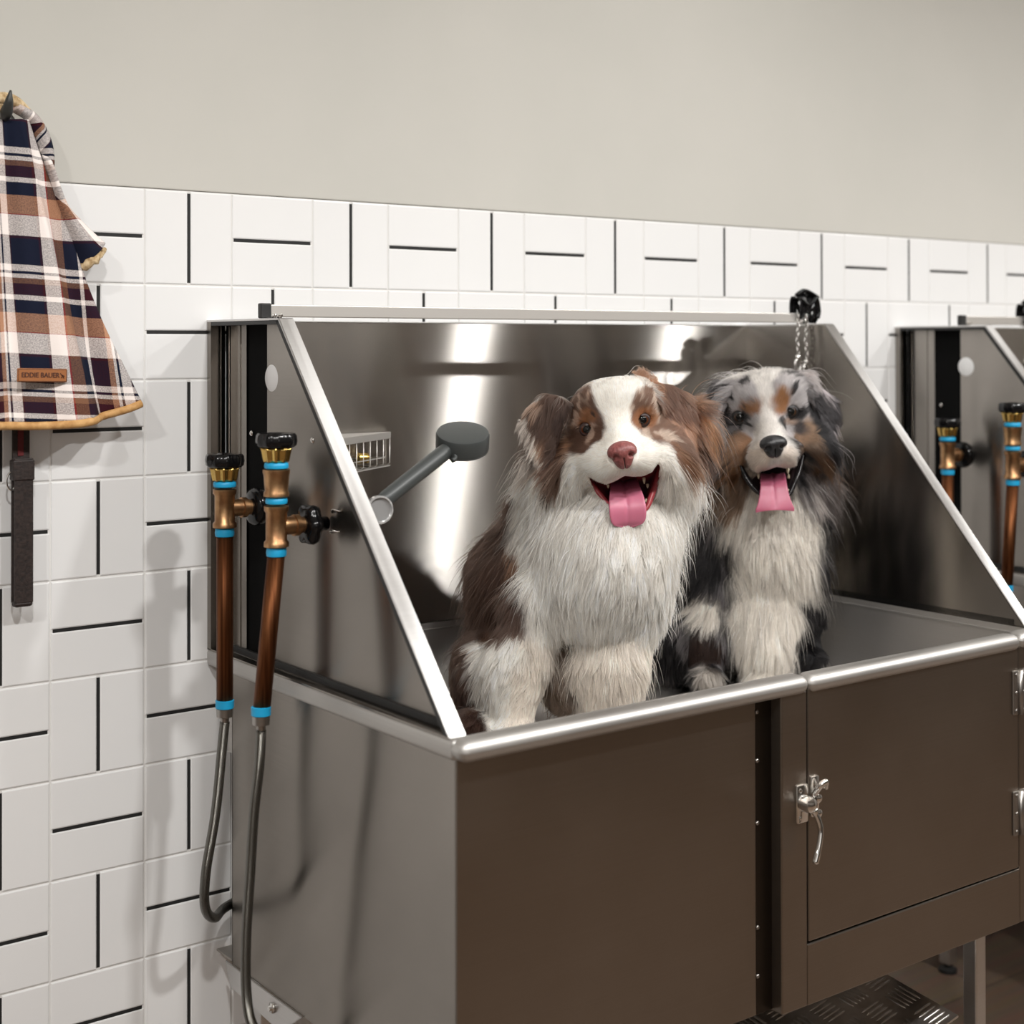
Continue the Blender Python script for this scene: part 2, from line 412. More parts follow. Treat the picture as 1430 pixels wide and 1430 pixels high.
    b = MB(); b.box(.052, X1-.012, yb-.004, yb+.004, 1.4535, 1.4725, bev=.0015); r = b.done('tether_rail', MT['satin_wire'], t)
    b = MB(); b.box(.036, .054, yb-.006, yb+.006, 1.4515, 1.4745, bev=.002); b.done('end_cap', MT['black_rubber'], r)
    for x in (.060, .070, X1-.014):
        b = MB(); b.lathe([(.004, 0), (.004, .006), (.006, .0065), (.006, .009), (.003, .010)], 14, axis_m((x, yb, 1.449), (0, 0, 1))); b.done('bolt', MT['chrome'], r, smooth=True)
    # screws and the white blanking cap on the left end panel
    for (x, y) in ((352, 605), (437, 615), (312, 535), (547, 993)):
        p = pk(x, y, 'x', X0+TW); b = MB(); b.lathe([(.005, 0), (.0045, .002), (.0025, .0035), (.001, .004)], 14, axis_m(p, (-1, 0, 0))); b.done('screw', MT['chrome'], t, smooth=True)
    p = pk(380, 528, 'x', X0+TW); b = MB(); b.lathe([(.0205, 0), (.0205, .001), (.019, .002), (.001, .0022)], 36, axis_m(p, (-1, 0, 0))); o = b.done('blanking_cap', MT['white_plastic'], t, smooth=True, auto=40); o['label'] = 'white round cap'
    for (x, y) in ((470, 714), (468, 743)):
        p = pk(x, y, 'x', X0+TW); b = MB(); b.tube(smooth_path([p+[0, .012, -.003], p+[-.006, .004, .001], p+[-.008, -.006, .003], p+[0, -.012, .001]], 5), .0016, 8); b.done('clip', MT['chrome'], t, smooth=True)
    # legs
    for x in (X0+.05, X1-.06):
        for y in (-.60, -.10):
            b = MB(); b.box(x-.014, x+.014, y-.014, y+.014, .02, ZB, bev=.003); b.box(x-.03, x+.03, y-.03, y+.03, ZB-.006, ZB)
            l = b.done('leg', T, t); b = MB(); b.lathe([(.02, 0), (.02, .008), (.009, .014), (.009, .03)], 20, Matrix.Translation((x, y, 0))); b.done('foot', MT['black_rubber'], l, smooth=True, auto=40)
    # hose gusset under the left side
    b = MB(); b.prism([(-.055, ZB), (-.30, ZB), (-.235, ZB-.045), (-.075, ZB-.035)], 'x', X0+.004, X0+.008, bev=.001)
    g = b.done('bracket', T, t); p = (X0+.004, -.215, .428)
    b = MB(); b.lathe([(.008, 0), (.008, .004), (.004, .0045), (.004, .008)], 6, axis_m(p, (-1, 0, 0))); b.done('bolt', MT['chrome'], g)
    # waste pipe underneath
    b = MB(); b.lathe([(.03, 0), (.03, .03), (.022, .035), (.022, .08)], 20, Matrix.Translation((X1-.13, -.52, ZB-.08))); b.done('drain', MT['black_rubber'], t, smooth=True, auto=40)
    return t
tub = make_tub()

# ------------------------------------------------------------------ water valves with copper pipes and braided hoses
GV = 'copper water pipes with black handwheels on the tub ends'
def make_valve(x, y, ztop, front, label):
    """ztop: underside of the handwheel"""
    t = empty('water_valve', (x, y, ztop-.36), label, 'water valve', GV)
    z = ztop
    def L(prof, m, name, par=t, n=32, mtx=None, **k):
        b = MB(); b.lathe(prof, n, mtx or Matrix.Translation((x, y, 0)), **k); return b.done(name, m, par, smooth=True, auto=45)
    b = MB(); b.lathe([(.006, z-.002), (.024, z-.001), (.0275, z+.002), (.0285, z+.008), (.0275, z+.0155), (.025, z+.0185), (.012, z+.018), (.010, z+.0195), (.003, z+.0195)], 60, Matrix.Translation((x, y, 0)), lobes=10, lobe_amp=.03, lobe_r=.02)
    wheel = b.done('handwheel', MT['black_gloss'], t, smooth=True, auto=50)
    b = MB(); b.lathe([(.006, z-.022), (.0165, z-.021), (.0175, z-.017), (.0195, z-.006), (.021, z-.002), (.008, z-.001)], 60, Matrix.Translation((x, y, 0)), lobes=9, lobe_amp=.09, lobe_r=.012)
    b.done('brass_collar', MT['brass'], t, smooth=True)
    bands = []; zz = z-.022
    bands.append((zz-.009, .0165, .009)); zz -= .011
    if front:   # extra union piece
        L([(.0155, zz-.037), (.0178, zz-.036), (.0178, zz-.031), (.0160, zz-.028), (.0172, zz-.017), (.0180, zz-.006), (.0190, zz-.004), (.0190, zz+.001), (.014, zz+.002)], MT['bronze'], 'union_fitting')
        zz -= .038; bands.append((zz-.009, .0150, .009)); zz -= .011
    # tee body
    L([(.0135, zz-.058), (.0175, zz-.057), (.0175, zz-.051), (.0148, zz-.048), (.0148, zz-.010), (.0172, zz-.007), (.0172, zz-.001), (.0135, zz)], MT['bronze'], 'tee_fitting')
    zc = zz-.029
    mx = axis_m((x, y, zc), (1, 0, -.02))
    L([(.011, .004), (.0125, .010), (.0128, .026), (.0150, .027), (.0150, .034), (.0115, .035), (.0115, .048), (.006, .049)], MT['bronze'], 'branch_fitting', mtx=mx)
    b = MB(); b.lathe([(.009, .041), (.022, .042), (.0275, .046), (.0285, .053), (.026, .060), (.020, .063), (.010, .0635), (.010, .080), (.004, .0805)], 60, mx, lobes=6 if front else 0, lobe_amp=.07, lobe_r=.019)
    b.done('side_knob', MT['black_gloss'], t, smooth=True)
    zz -= .059; bands.append((zz-.012, .0138, .013)); zz -= .006
    zbot = .90 if front else .875
    lean = -.024 if front else -.0
    b = MB(); b.tube([(x, y, zz), (x+lean, y, zbot)], .0122, 28); b.done('copper_pipe', MT['copper'], t)
    for (zb_, r, h) in bands:
        b = MB(); b.lathe([(r-.002, zb_), (r, zb_+.001), (r+.0006, zb_+h*.5), (r-.0003, zb_+h-.001), (r-.002, zb_+h)], 28, Matrix.Translation((x, y, 0))); b.done('blue_tape', MT['blue_tape'], t, smooth=True, auto=50)
    xb = x+lean
    b = MB(); b.lathe([(.011, zbot), (.0136, zbot+.001), (.0138, zbot+.012), (.012, zbot+.013)], 28, Matrix.Translation((xb, y, 0))); b.done('blue_tape', MT['blue_tape'], t, smooth=True, auto=50)
    b = MB(); b.lathe([(.004, zbot-.025), (.006, zbot-.022), (.0065, zbot-.014), (.012, zbot-.012), (.0125, zbot), (.006, zbot+.001)], 28, Matrix.Translation((xb, y, 0))); b.done('hose_connector', MT['dull_steel'], t, smooth=True, auto=40)
    if front: pts = [(xb, y, zbot-.02), (xb-.001, y+.004, .83), (xb-.002, y+.018, .76), (xb, y+.032, .68), (xb, y+.045, .58), (xb+.004, y+.052, .50), (xb+.01, y+.045, .455), (xb+.03, y+.025, .425), (xb+.06, y+.01, .418), (xb+.12, y+.02, .43)]
    else: pts = [(xb, y, zbot-.02), (xb-.002, y+.004, .82), (xb-.008, y+.014, .72), (xb-.018, y+.026, .63), (xb-.010, y+.045, .57), (xb+.025, y+.085, .535), (xb+.07, y+.138, .525), (xb+.14, y+.145, .54)]
    b = MB(); b.tube(smooth_path(pts, 10), .0074, 14); b.done('braided_hose', MT['hose'], t, smooth=True)
    return t
def mat_hose():
    m = mat('braided_hose', (.16, .155, .14), .24, 1.0); nt = m.node_tree; N = nt.nodes; L = nt.links; b = N['Principled BSDF']
    tc = N.new('ShaderNodeTexCoord'); wv = N.new('ShaderNodeTexWave'); wv.bands_direction = 'Z'; wv.inputs['Scale'].default_value = 220; L.new(tc.outputs['Object'], wv.inputs['Vector'])
    bp = N.new('ShaderNodeBump'); bp.inputs['Strength'].default_value = .5; bp.inputs['Distance'].default_value = .001; L.new(wv.outputs[1], bp.inputs['Height']); L.new(bp.outputs[0], b.inputs['Normal'])
    return m
MT['hose'] = mat_hose()
vb = make_valve(-.030, -.187, 1.232, False, 'shorter copper water pipe nearest the wall on the tub with the dogs')
vf = make_valve(-.030, -.347, 1.270, True, 'taller copper water pipe with long hose on the tub with the dogs')

# ------------------------------------------------------------------ hand shower and its holder
def dirn(a, b): return (Vector(b)-Vector(a)).normalized()
hp = pk(526, 710, 'x', .085)
t = empty('hand_shower', hp, 'dark grey hand shower in its holder on the left end of the tub', 'shower')
hx = Vector(hp)
b = MB(); b.lathe([(.010, 0), (.0195, .001), (.0195, .010), (.017, .012), (.016, .008), (.004, .008)], 36, axis_m(hx+Vector((-.006, -.012, 0)), (-.2, -1, .05)))
b.tube([hx+Vector((-.028, .0, 0)), hx], .009, 16); b.done('holder', MT['clear_plastic'], t, smooth=True, auto=40)
A = Vector(pk(530, 703, 'y', hp[1]+.0)); B = Vector(pk(625, 628, 'y', hp[1]+.03))
b = MB(); b.tube([A, A+(B-A)*.04, A+(B-A)*.1, A+(B-A)*.9, B], [.0085, .0105, .0115, .0122, .0115], 24); b.done('handle', MT['shower_grey'], t, smooth=True, auto=50)
Hc = Vector(pk(646, 612, 'y', hp[1]+.035)); up = Vector((-.20, -.33, .92)).normalized()
b = MB(); mxh = axis_m(Hc, up)
b.lathe([(.032, -.016), (.0395, -.0155), (.0400, -.012), (.0400, .006), (.0385, .0095), (.034, .0105), (.002, .0105)], 48, mxh); hd = b.done('shower_head', MT['shower_grey'], t, smooth=True, auto=35)
b = MB(); b.lathe([(.002, -.0205), (.034, -.020), (.0385, -.0185), (.0385, -.016), (.01, -.0155)], 48, mxh); b.done('spray_plate', MT['shower_face'], hd, smooth=True, auto=35)
b = MB(); b.tube(smooth_path([Hc+Vector((-.025, -.012, -.012)), Hc+Vector((-.027, -.02, -.026)), Hc+Vector((-.034, -.022, -.03))], 5), .0035, 10); b.done('lever', MT['shower_grey'], t, smooth=True)

# ------------------------------------------------------------------ corner wire basket
t = empty('wire_basket', (.06, -.04, 1.20), 'chrome wire corner basket on the back panel behind the shower', 'basket')
c0, c1, c2 = Vector((.062, -.036, 0)), Vector((.355, -.036, 0)), Vector((.062, -.235, 0))
zt, zb = 1.262, 1.205
def strip3(b, p, q, z0, z1, th):
    d = (q-p).normalized(); n = Vector((-d.y, d.x, 0))*th
    vs = [b.bm.verts.new(v) for v in [(*(p+n).xy, z0), (*(q+n).xy, z0), (*(q-n).xy, z0), (*(p-n).xy, z0), (*(p+n).xy, z1), (*(q+n).xy, z1), (*(q-n).xy, z1), (*(p-n).xy, z1)]]
    for f in ((0, 1, 2, 3), (7, 6, 5, 4), (0, 4, 5, 1), (1, 5, 6, 2), (2, 6, 7, 3), (3, 7, 4, 0)): b.bm.faces.new([vs[i] for i in f])
b = MB()
for p, q in ((c0, c1), (c1, c2), (c2, c0)): strip3(b, p, q, zt-.011, zt, .002)
b.done('top_band', MT['satin_wire'], t)
b = MB()
n = 13
for i in range(n+1):
    p = c1.lerp(c2, i/n); b.tube([(p.x, p.y, zt-.01), (p.x, p.y, zb+.004), ((p.x-.004), p.y+.004, zb)], .0008, 6)
    q = c1.lerp(c0, i/n); b.tube([(p.x, p.y, zb), (q.x, q.y, zb)], .0008, 6)
for z in (zb, zb+.0145):
    s = .93 if z > zb else 1.
    pp = [c0.lerp(c0, 1)] ; cs = [c0, c1, c2]; g = (c0+c1+c2)/3
    b.tube([(g+(c-g)*s).to_tuple()[:2]+(z,) for c in cs], .0015, 8, closed=True)
b.done('wire_mesh', MT['satin_wire'], t)
b = MB(); p = pk(499, 640, 'y', -.045); b.lathe([(.009, 0), (.0095, .002), (.0085, .006), (.0095, .010), (.0085, .014), (.0095, .018), (.006, .02)], 20, axis_m(p, (1, -.15, 0))); o = b.done('brass_plug', MT['brass'], None, smooth=True)
tag(o, 'small ribbed brass fitting on the back panel seen through the wire basket', 'pipe fitting')

# ------------------------------------------------------------------ tether wrapped round the rail, chains and clips
def make_tether(x, y, z):
    t = empty('dog_tether', (x, y, z), 'black strap tether knotted on the rail above the merle dog with chain clips', 'tether', 'black tethers on the tub rails')
    rnd = random.Random(3)
    b = MB()
    for k in range(6):
        a0 = rnd.uniform(0, 6); xo = x-.022+k*.009; tilt = rnd.uniform(-.5, .5)
        pts = [(xo+tilt*.02*math.sin(a), y+.014*math.cos(a), z+.0+.024*math.sin(a)+.006*math.sin(3*a+k)) for a in [a0+2*PI*j/18 for j in range(18)]]
        b.tube(pts, .0056, 8, closed=True, flat=.6)
    b.tube(smooth_path([(x-.024, y-.012, z+.02), (x-.01, y-.02, z+.005), (x+.01, y-.02, z+.018), (x+.026, y-.012, z-.005), (x+.02, y-.015, z-.02)], 6), .007, 8, flat=.6)
    b.tube(smooth_path([(x-.028, y-.005, z+.025), (x-.012, y-.01, z+.034), (x+.008, y-.012, z+.028), (x+.03, y-.006, z+.022)], 6), .007, 8, flat=.6)
    b.done('strap', MT['black_gloss'], t, smooth=True)
    for cx_, n_ in ((-.052, 8), (-.028, 9)):
        b = MB()
        for i in range(n_):
            zc = z-.020-i*.0095
            pts = []
            for j in range(12):
                a = 2*PI*j/12; u_, v_ = .0035*math.cos(a), .0068*math.sin(a)
                pts.append((x+cx_+(u_ if i % 2 else u_*.3)+.002*math.sin(i), y-.030+(0 if i % 2 else u_), zc+v_))
            b.tube(pts, .0013, 6, closed=True)
        b.done('chain', MT['chrome'], t, smooth=True)
        zc = z-.020-n_*.0095
        b = MB()
        b.lathe([(.004, 0), (.0055, .002), (.0055, .008), (.003, .011)], 14, Matrix.Translation((x+cx_, y-.030, zc-.008)))
        b.tube([(x+cx_+(.008 if cx_ < -.02 else .011)*math.sin(a), y-.030, zc-.018+.012*math.cos(a)) for a in [2*PI*j/20 for j in range(20)]], .0034, 8, closed=True)
        b.done('snap_hook', MT['chrome'], t, smooth=True)
    return t
tp = pk(1123, 430, 'y', -.17)
te = make_tether(tp[0], -.17, tp[2])

# ------------------------------------------------------------------ chequer plate step under the tub
def mat_chequer(): return noise_col(mat('chequer_plate', (.5, .28, .26), .3, 1.0), 30, (.5, .47, .44), (.66, .63, .6))
MT['chequer'] = mat_chequer()
t = empty('dog_ramp', (.80, -.42, .26), 'chequer plate metal ramp stowed under the tub with the dogs', 'ramp')
b = MB(); RR = Matrix.Translation((.80, -.42, .285)) @ Matrix.Rotation(math.radians(-10), 4, 'Y') @ Matrix.Rotation(math.radians(8), 4, 'X')
b.box(-.27, .27, -.24, .24, -.004, 0, rot=RR); b.done('ramp_plate', MT['chequer'], t)
b = MB()
for i in range(9):
    for j in range(8):
        cx_, cy_ = -.24+i*.06, -.21+j*.06; hor = (i+j) % 2 == 0
        for k in range(5):
            o_ = (k-2)*.0095; ln = .023
            p, q = ((cx_-ln, cy_+o_), (cx_+ln, cy_+o_)) if hor else ((cx_+o_, cy_-ln), (cx_+o_, cy_+ln))
            P = [RR @ Vector((p[0]+(q[0]-p[0])*s, p[1]+(q[1]-p[1])*s, -.0005)) for s in (0, .15, .85, 1)]
            b.tube(P, [.0004, .0022, .0022, .0004], 6)
b.done('raised_tread', MT['chequer'], t, smooth=True)
# ------------------------------------------------------------------ second tub further along the wall
DX = 1.717
copy_tree(tub, (DX, 0, 0), label='empty stainless steel washing tub at the right edge beyond the one with dogs')
copy_tree(vb, (DX, 0, 0), label='shorter copper water pipe nearest the wall on the empty tub')
copy_tree(vf, (DX, 0, 0), label='taller copper water pipe on the empty tub at the right edge')
t2p = pk(1432, 452, 'y', -.17)
te2 = copy_tree(te, (t2p[0]-tp[0]+.012, 0, -.004), label='black strap tether hanging on the empty tub at the right edge')

# ------------------------------------------------------------------ plaid coat, hook and leash
def mat_plaid():
    m = mat('plaid_flannel', (.5, .4, .3), .9, spec=.2); nt = m.node_tree; N = nt.nodes; L = nt.links; b = N['Principled BSDF']
    uv = N.new('ShaderNodeUVMap'); sp = N.new('ShaderNodeSeparateXYZ'); L.new(uv.outputs[0], sp.inputs[0])
    navy, mar, wh, org, brn, red = (.007, .010, .026), (.040, .006, .012), (.93, .85, .81), (.50, .26, .155), (.22, .105, .06), (.36, .04, .03)
    seq = [(0, navy), (.24, mar), (.265, wh), (.40, red), (.415, brn), (.53, navy), (.65, wh), (.68, mar), (.82, org), (.86, wh), (.885, navy), (.905, wh), (.985, mar)]
    seq2 = [(0, navy), (.22, wh), (.275, navy), (.30, wh), (.335, brn), (.38, mar), (.48, wh), (.52, navy), (.63, org), (.79, red), (.80, wh), (.975, mar)]
    def ramp(sock, off, s, seq):
        a = N.new('ShaderNodeMath'); a.operation = 'ADD'; a.inputs[1].default_value = off; L.new(sock, a.inputs[0])
        q = N.new('ShaderNodeMath'); q.operation = 'MULTIPLY'; q.inputs[1].default_value = s; L.new(a.outputs[0], q.inputs[0])
        f = N.new('ShaderNodeMath'); f.operation = 'FRACT'; L.new(q.outputs[0], f.inputs[0])
        r = N.new('ShaderNodeValToRGB'); r.color_ramp.interpolation = 'CONSTANT'; e = r.color_ramp.elements
        while len(e) > 1: e.remove(e[-1])
        e[0].position = seq[0][0]; e[0].color = (*seq[0][1], 1)
        for p, c in seq[1:]:
            x = e.new(p); x.color = (*c, 1)
        L.new(f.outputs[0], r.inputs[0]); return r.outputs[0]
    cv = ramp(sp.outputs[0], .0, 1., seq); ch = ramp(sp.outputs[1], .0, 1., seq2)
    # twill: fine woven alternation of warp and weft
    n = N.new('ShaderNodeTexNoise'); n.inputs['Scale'].default_value = 95; n.inputs['Detail'].default_value = 2; L.new(uv.outputs[0], n.inputs['Vector'])
    mr = N.new('ShaderNodeMapRange'); mr.inputs[1].default_value = .35; mr.inputs[2].default_value = .65; mr.inputs[3].default_value = .32; mr.inputs[4].default_value = .68; L.new(n.outputs[0], mr.inputs[0])
    mx = N.new('ShaderNodeMix'); mx.data_type = 'RGBA'; L.new(mr.outputs[0], mx.inputs[0]); L.new(cv, mx.inputs[6]); L.new(ch, mx.inputs[7])
    L.new(mx.outputs[2], b.inputs['Base Color'])
    bp = N.new('ShaderNodeBump'); bp.inputs['Strength'].default_value = .25; bp.inputs['Distance'].default_value = .001; L.new(n.outputs[0], bp.inputs['Height']); L.new(bp.outputs[0], b.inputs['Normal'])
    return m
MT['plaid'] = mat_plaid()
HOOK = Vector(pk(8, 165, 'y', -.07))
def cloth_grid(name, rows, nu, parent, m, yoff, fold, uvs=(5.2, 5.2), thick=.004, uvtilt=0., sag=0.):
    """rows: list of (xl, xr, z) edges from top to bottom in metres; fold(u, v) gives the bulge toward the viewer"""
    nv = len(rows)*6
    bm = bmesh.new(); uvl = bm.loops.layers.uv.new('UVMap'); G = []
    xs = [i/(len(rows)-1) for i in range(len(rows))]
    def itp(v, k):
        q = v*(len(rows)-1); i = min(int(q), len(rows)-2); f = q-i
        g = lambda j: rows[max(0, min(len(rows)-1, j))][k]
        p0, p1, p2, p3 = g(i-1), g(i), g(i+1), g(i+2)
        return .5*((2*p1)+(p2-p0)*f+(2*p0-5*p1+4*p2-p3)*f*f+(3*p1-p0-3*p2+p3)*f**3)
    for a in range(nv+1):
        v = a/nv; xl, xr, z = itp(v, 0), itp(v, 1), itp(v, 2); zl = itp(v, 3) if len(rows[0]) > 3 else z; row = []
        for c in range(nu+1):
            u = c/nu; row.append((bm.verts.new((xl+(xr-xl)*u, yoff-fold(u, v), zl+(z-zl)*u-sag*v*v*math.sin(PI*u*u))), u, v))
        G.append(row)
    wref = max(r[1]-r[0] for r in rows)
    for a in range(nv):
        for c in range(nu):
            q = [G[a][c], G[a][c+1], G[a+1][c+1], G[a+1][c]]
            f = bm.faces.new([x[0] for x in q]); f.smooth = True
            for lp, x in zip(f.loops, q):
                co = x[0].co; w = x[1]-.5
                # stripes fan out gently from the hook as the cloth widens
                lp[uvl].uv = ((co.x-HOOK.x-.062*(HOOK.z-co.z))*uvs[0]*(1.0+.32*(1-x[2])) + uvtilt*co.z, (HOOK.z-co.z-.10*abs(co.x-HOOK.x)*.6)*uvs[1])
    me = bpy.data.meshes.new(name); bm.to_mesh(me); bm.free()
    o = new_obj(name, me, m, parent); md = o.modifiers.new('thickness', 'SOLIDIFY'); md.thickness = thick; md.offset = 0
    return o
coat = empty('dog_coat', HOOK, 'plaid flannel dog coat with tan piping hanging from a black hook at the left edge', 'dog coat')
def XZ(x, y, yy=-.07): p = pk(x, y, 'y', yy); return p[0], p[2]
right = [(46, 165), (62, 215), (80, 265), (104, 330), (128, 400), (152, 460), (178, 515), (199, 560)]
zbot_l = [165, 218, 275, 345, 420, 485, 545, 597]
rows = []
for (x, y), yl in zip(right, zbot_l):
    a = XZ(x, y); l = XZ(12-(x-12)*1.02, yl); rows.append((l[0], a[0], a[1], l[1]))
def foldm(u, v):
    return .018*v+.014*math.sin(PI*u)+v*(.010*math.sin(u*19+.6)+.006*math.sin(u*33+v*2))+.006*math.sin(u*9+v*3)+.014*v*math.exp(-((u-.80)/.035)**2)
def foldm2(u, v): return foldm(u, v)
body = cloth_grid('coat_body', rows, 70, coat, MT['plaid'], -.045, foldm, uvs=(5.7, 5.9), sag=.019)
# hem follows the last row
dg = bpy.context.evaluated_depsgraph_get()
xl, xr, zr, zl = rows[-1]
hem = []
for i in range(41):
    u = i/40; hem.append((xl+(xr-xl)*u, -.045-foldm(u, 1.0), zl+(zr-zl)*u - .004-.019*math.sin(PI*u*u)))
b = MB(); b.tube([(p[0], p[1]-.0005, p[2]) for p in hem], .0062, 10); b.done('hem_piping', MT['piping_tan'], coat, smooth=True)
# front leg sleeve sticking out at the right
rw = []
for (xa, ya), (xb_, yb_) in (((62, 215), (74, 246)), ((82, 290), (92, 285)), ((98, 335), (122, 318)), ((112, 372), (147, 341))):
    a = XZ(xa, ya, -.05); c = XZ(xb_, yb_, -.05); rw.append((a[0], c[0], c[1], a[1]))
cloth_grid('sleeve', rw, 16, coat, MT['plaid'], -.046, lambda u, v: .016*math.sin(PI*u), uvs=(6, 6), uvtilt=3.5, thick=.006)
a = XZ(110, 374, -.05); c = XZ(148, 345, -.05)
b = MB()
pts = [(a[0]+(c[0]-a[0])*k/10, -.046-.014*math.sin(PI*k/10), a[1]+(c[1]-a[1])*k/10-.003+.002*math.sin(k*2.2)) for k in range(11)]
b.tube(pts, [.004+.0035*math.sin(PI*min(1, k/9+.1))+.001*math.sin(k*3) for k in range(11)], 8); b.done('fleece_cuff', MT['fleece'], coat, smooth=True)
# turned-out collar at the top: plaid outside, fleece inside
rc = []
for (xa, ya), (xb_, yb_) in (((18, 152), (30, 146)), ((44, 170), (54, 162)), ((56, 200), (70, 190)), ((64, 225), (76, 218)), ((70, 245), (75, 246))):
    a = XZ(xa, ya, -.05); c = XZ(xb_, yb_, -.05); rc.append((a[0], c[0], c[1], a[1]))
cloth_grid('collar', rc, 12, coat, MT['plaid'], -.042, lambda u, v: .01*math.sin(PI*u), uvs=(7, 7), uvtilt=-5, thick=.006)
b = MB()
pc = [XZ(*q, -.05) for q in ((-34, 170), (-20, 146), (0, 136), (22, 140), (40, 156), (56, 176), (68, 200), (75, 222))]
b.tube(smooth_path([(p[0], -.042, p[1]) for p in pc], 5), [.009-.007*abs(k/35-.35) for k in range(36)], 10); b.done('fleece_lining', MT['fleece'], coat, smooth=True)
pc = [XZ(*q, -.05) for q in ((-24, 170), (-14, 158), (-4, 152), (4, 154), (9, 162))]
b = MB(); b.tube(smooth_path([(p[0], -.060, p[1]) for p in pc], 5), .006, 10); b.done('fleece_neckline', MT['fleece'], coat, smooth=True)
# leather patch with lettering
pc = Vector(pk(56, 524, 'y', -.085))
ang = math.radians(-1.5)
RP = Matrix.Translation((pc.x, -.094, pc.z)) @ Matrix.Rotation(-ang, 4, 'Y') @ Matrix.Rotation(math.radians(9), 4, 'Z')
b = MB(); b.box(-.039, .039, -.0014, .0014, -.0098, .0098, bev=.0013, rot=RP); pt = b.done('leather_patch', MT['leather_tan'], coat)
b = MB()
for (p, q) in (((-.0375, -.0085), (.0375, -.0085)), ((-.0375, .0085), (.0375, .0085)), ((-.0375, -.0085), (-.0375, .0085)), ((.0375, -.0085), (.0375, .0085))):
    b.tube([RP @ Vector((p[0], -.0015, p[1])), RP @ Vector((q[0], -.0015, q[1]))], .00035, 5)
b.done('stitching', MT['leather_ink'], pt)
def text_mesh(s, size, m, mtx, name, parent, bold=.0):
    cu = bpy.data.curves.new('t', 'FONT'); cu.body = s; cu.size = size; cu.align_x = 'CENTER'; cu.align_y = 'CENTER'; cu.extrude = .0003; cu.offset = bold; cu.resolution_u = 3
    o = bpy.data.objects.new('t', cu); C.objects.link(o); bpy.context.view_layer.update()
    me = bpy.data.meshes.new_from_object(o.evaluated_get(bpy.context.evaluated_depsgraph_get())); bpy.data.objects.remove(o)
    me.transform(mtx @ Matrix.Rotation(PI/2, 4, 'X')); me.materials.clear()
    return new_obj(name, me, m, parent)
text_mesh('EDDIE BAUER', .0098, MT['leather_ink'], RP @ Matrix.Translation((-.0035, -.0017, 0)), 'lettering', pt, bold=.0002)
b = MB()
for (p, q) in (((.0275, .0032), (.031, -.001)), ((.031, -.001), (.0335, -.0038)), ((.0305, .001), (.034, -.0012)), ((.029, -.0035), (.0315, -.0008))):
    b.tube([RP @ Vector((p[0], -.0017, p[1])), RP @ Vector((q[0], -.0017, q[1]))], .0006, 5)
b.done('emblem', MT['leather_ink'], pt)
# hook
b = MB(); hb = pk(10, 160, 'y', -.004)
b.lathe([(.011, 0), (.011, .004), (.004, .006)], 20, axis_m((hb[0], -.004, hb[2]-.01), (0, -1, 0)))
P = [Vector(pk(10, 172, 'y', -.012)), Vector(pk(7, 168, 'y', -.035)), Vector(pk(8, 160, 'y', -.062)), Vector(pk(12, 145, 'y', -.075)), Vector(pk(15, 126, 'y', -.080))]
sp_ = smooth_path(P, 6)
b.tube(sp_, [.0055+(.0035 if 8 < k < 20 else 0)*(1-abs(k-14)/6) if k < 20 else .0055*(1-(k-20)/5.5) for k in range(len(sp_))], 12)
o = b.done('coat_hook', MT['hook_iron'], None, smooth=True); tag(o, 'black iron hook on the painted wall holding the plaid coat', 'hook')
# leash
le = empty('dog_leash', pk(30, 600, 'y', -.03), 'dark brown leash loop hanging below the plaid coat', 'leash')
def lx(x, y, yy=-.03): return Vector(pk(x, y, 'y', yy))
a0, a1 = lx(17, 560), lx(41, 560); z1 = lx(28, 640)[2]
b = MB(); b.box(a0.x, a1.x, -.032, -.028, z1-.01, HOOK.z-.012, bev=.0008); b.done('webbing', MT['strap_brown'], le)
b = MB(); b.box(lx(24, 600).x, lx(32, 600).x, -.0335, -.0319, z1+.004, a0.z); o = b.done('stripe', MT['strap_red'], le); o['label'] = 'dark red stripe'
b = MB()
zt_, zb_ = z1, lx(30, 847).z
xl_, xr_ = lx(17, 700).x, lx(44, 700).x
path = [(0, zt_), (0, zt_-.04)]
for s, yo in ((0, -.0365), (1, -.0245)):
    b.box(xl_+.0005, xr_, yo-.002, yo+.002, zb_+.006, zt_-(.0 if s == 0 else .01), bev=.0012)
b.box(xl_+.0005, xr_, -.0385, -.0225, zb_, zb_+.009, bev=.004)
b.box(xl_-.0015, xr_+.0015, -.0405, -.0215, zt_-.032, zt_-.002, bev=.002)
b.done('handle_loop', MT['strap_brown'], le)
b = MB(); rc_ = lx(16, 672, -.03); b.tube([(rc_.x+.010*math.cos(a)*.7, -.03, rc_.z+.013*math.sin(a)) for a in [2*PI*k/24 for k in range(24)]], .0014, 8, closed=True); b.done('ring', MT['chrome'], le, smooth=True)
HQ = 1.5
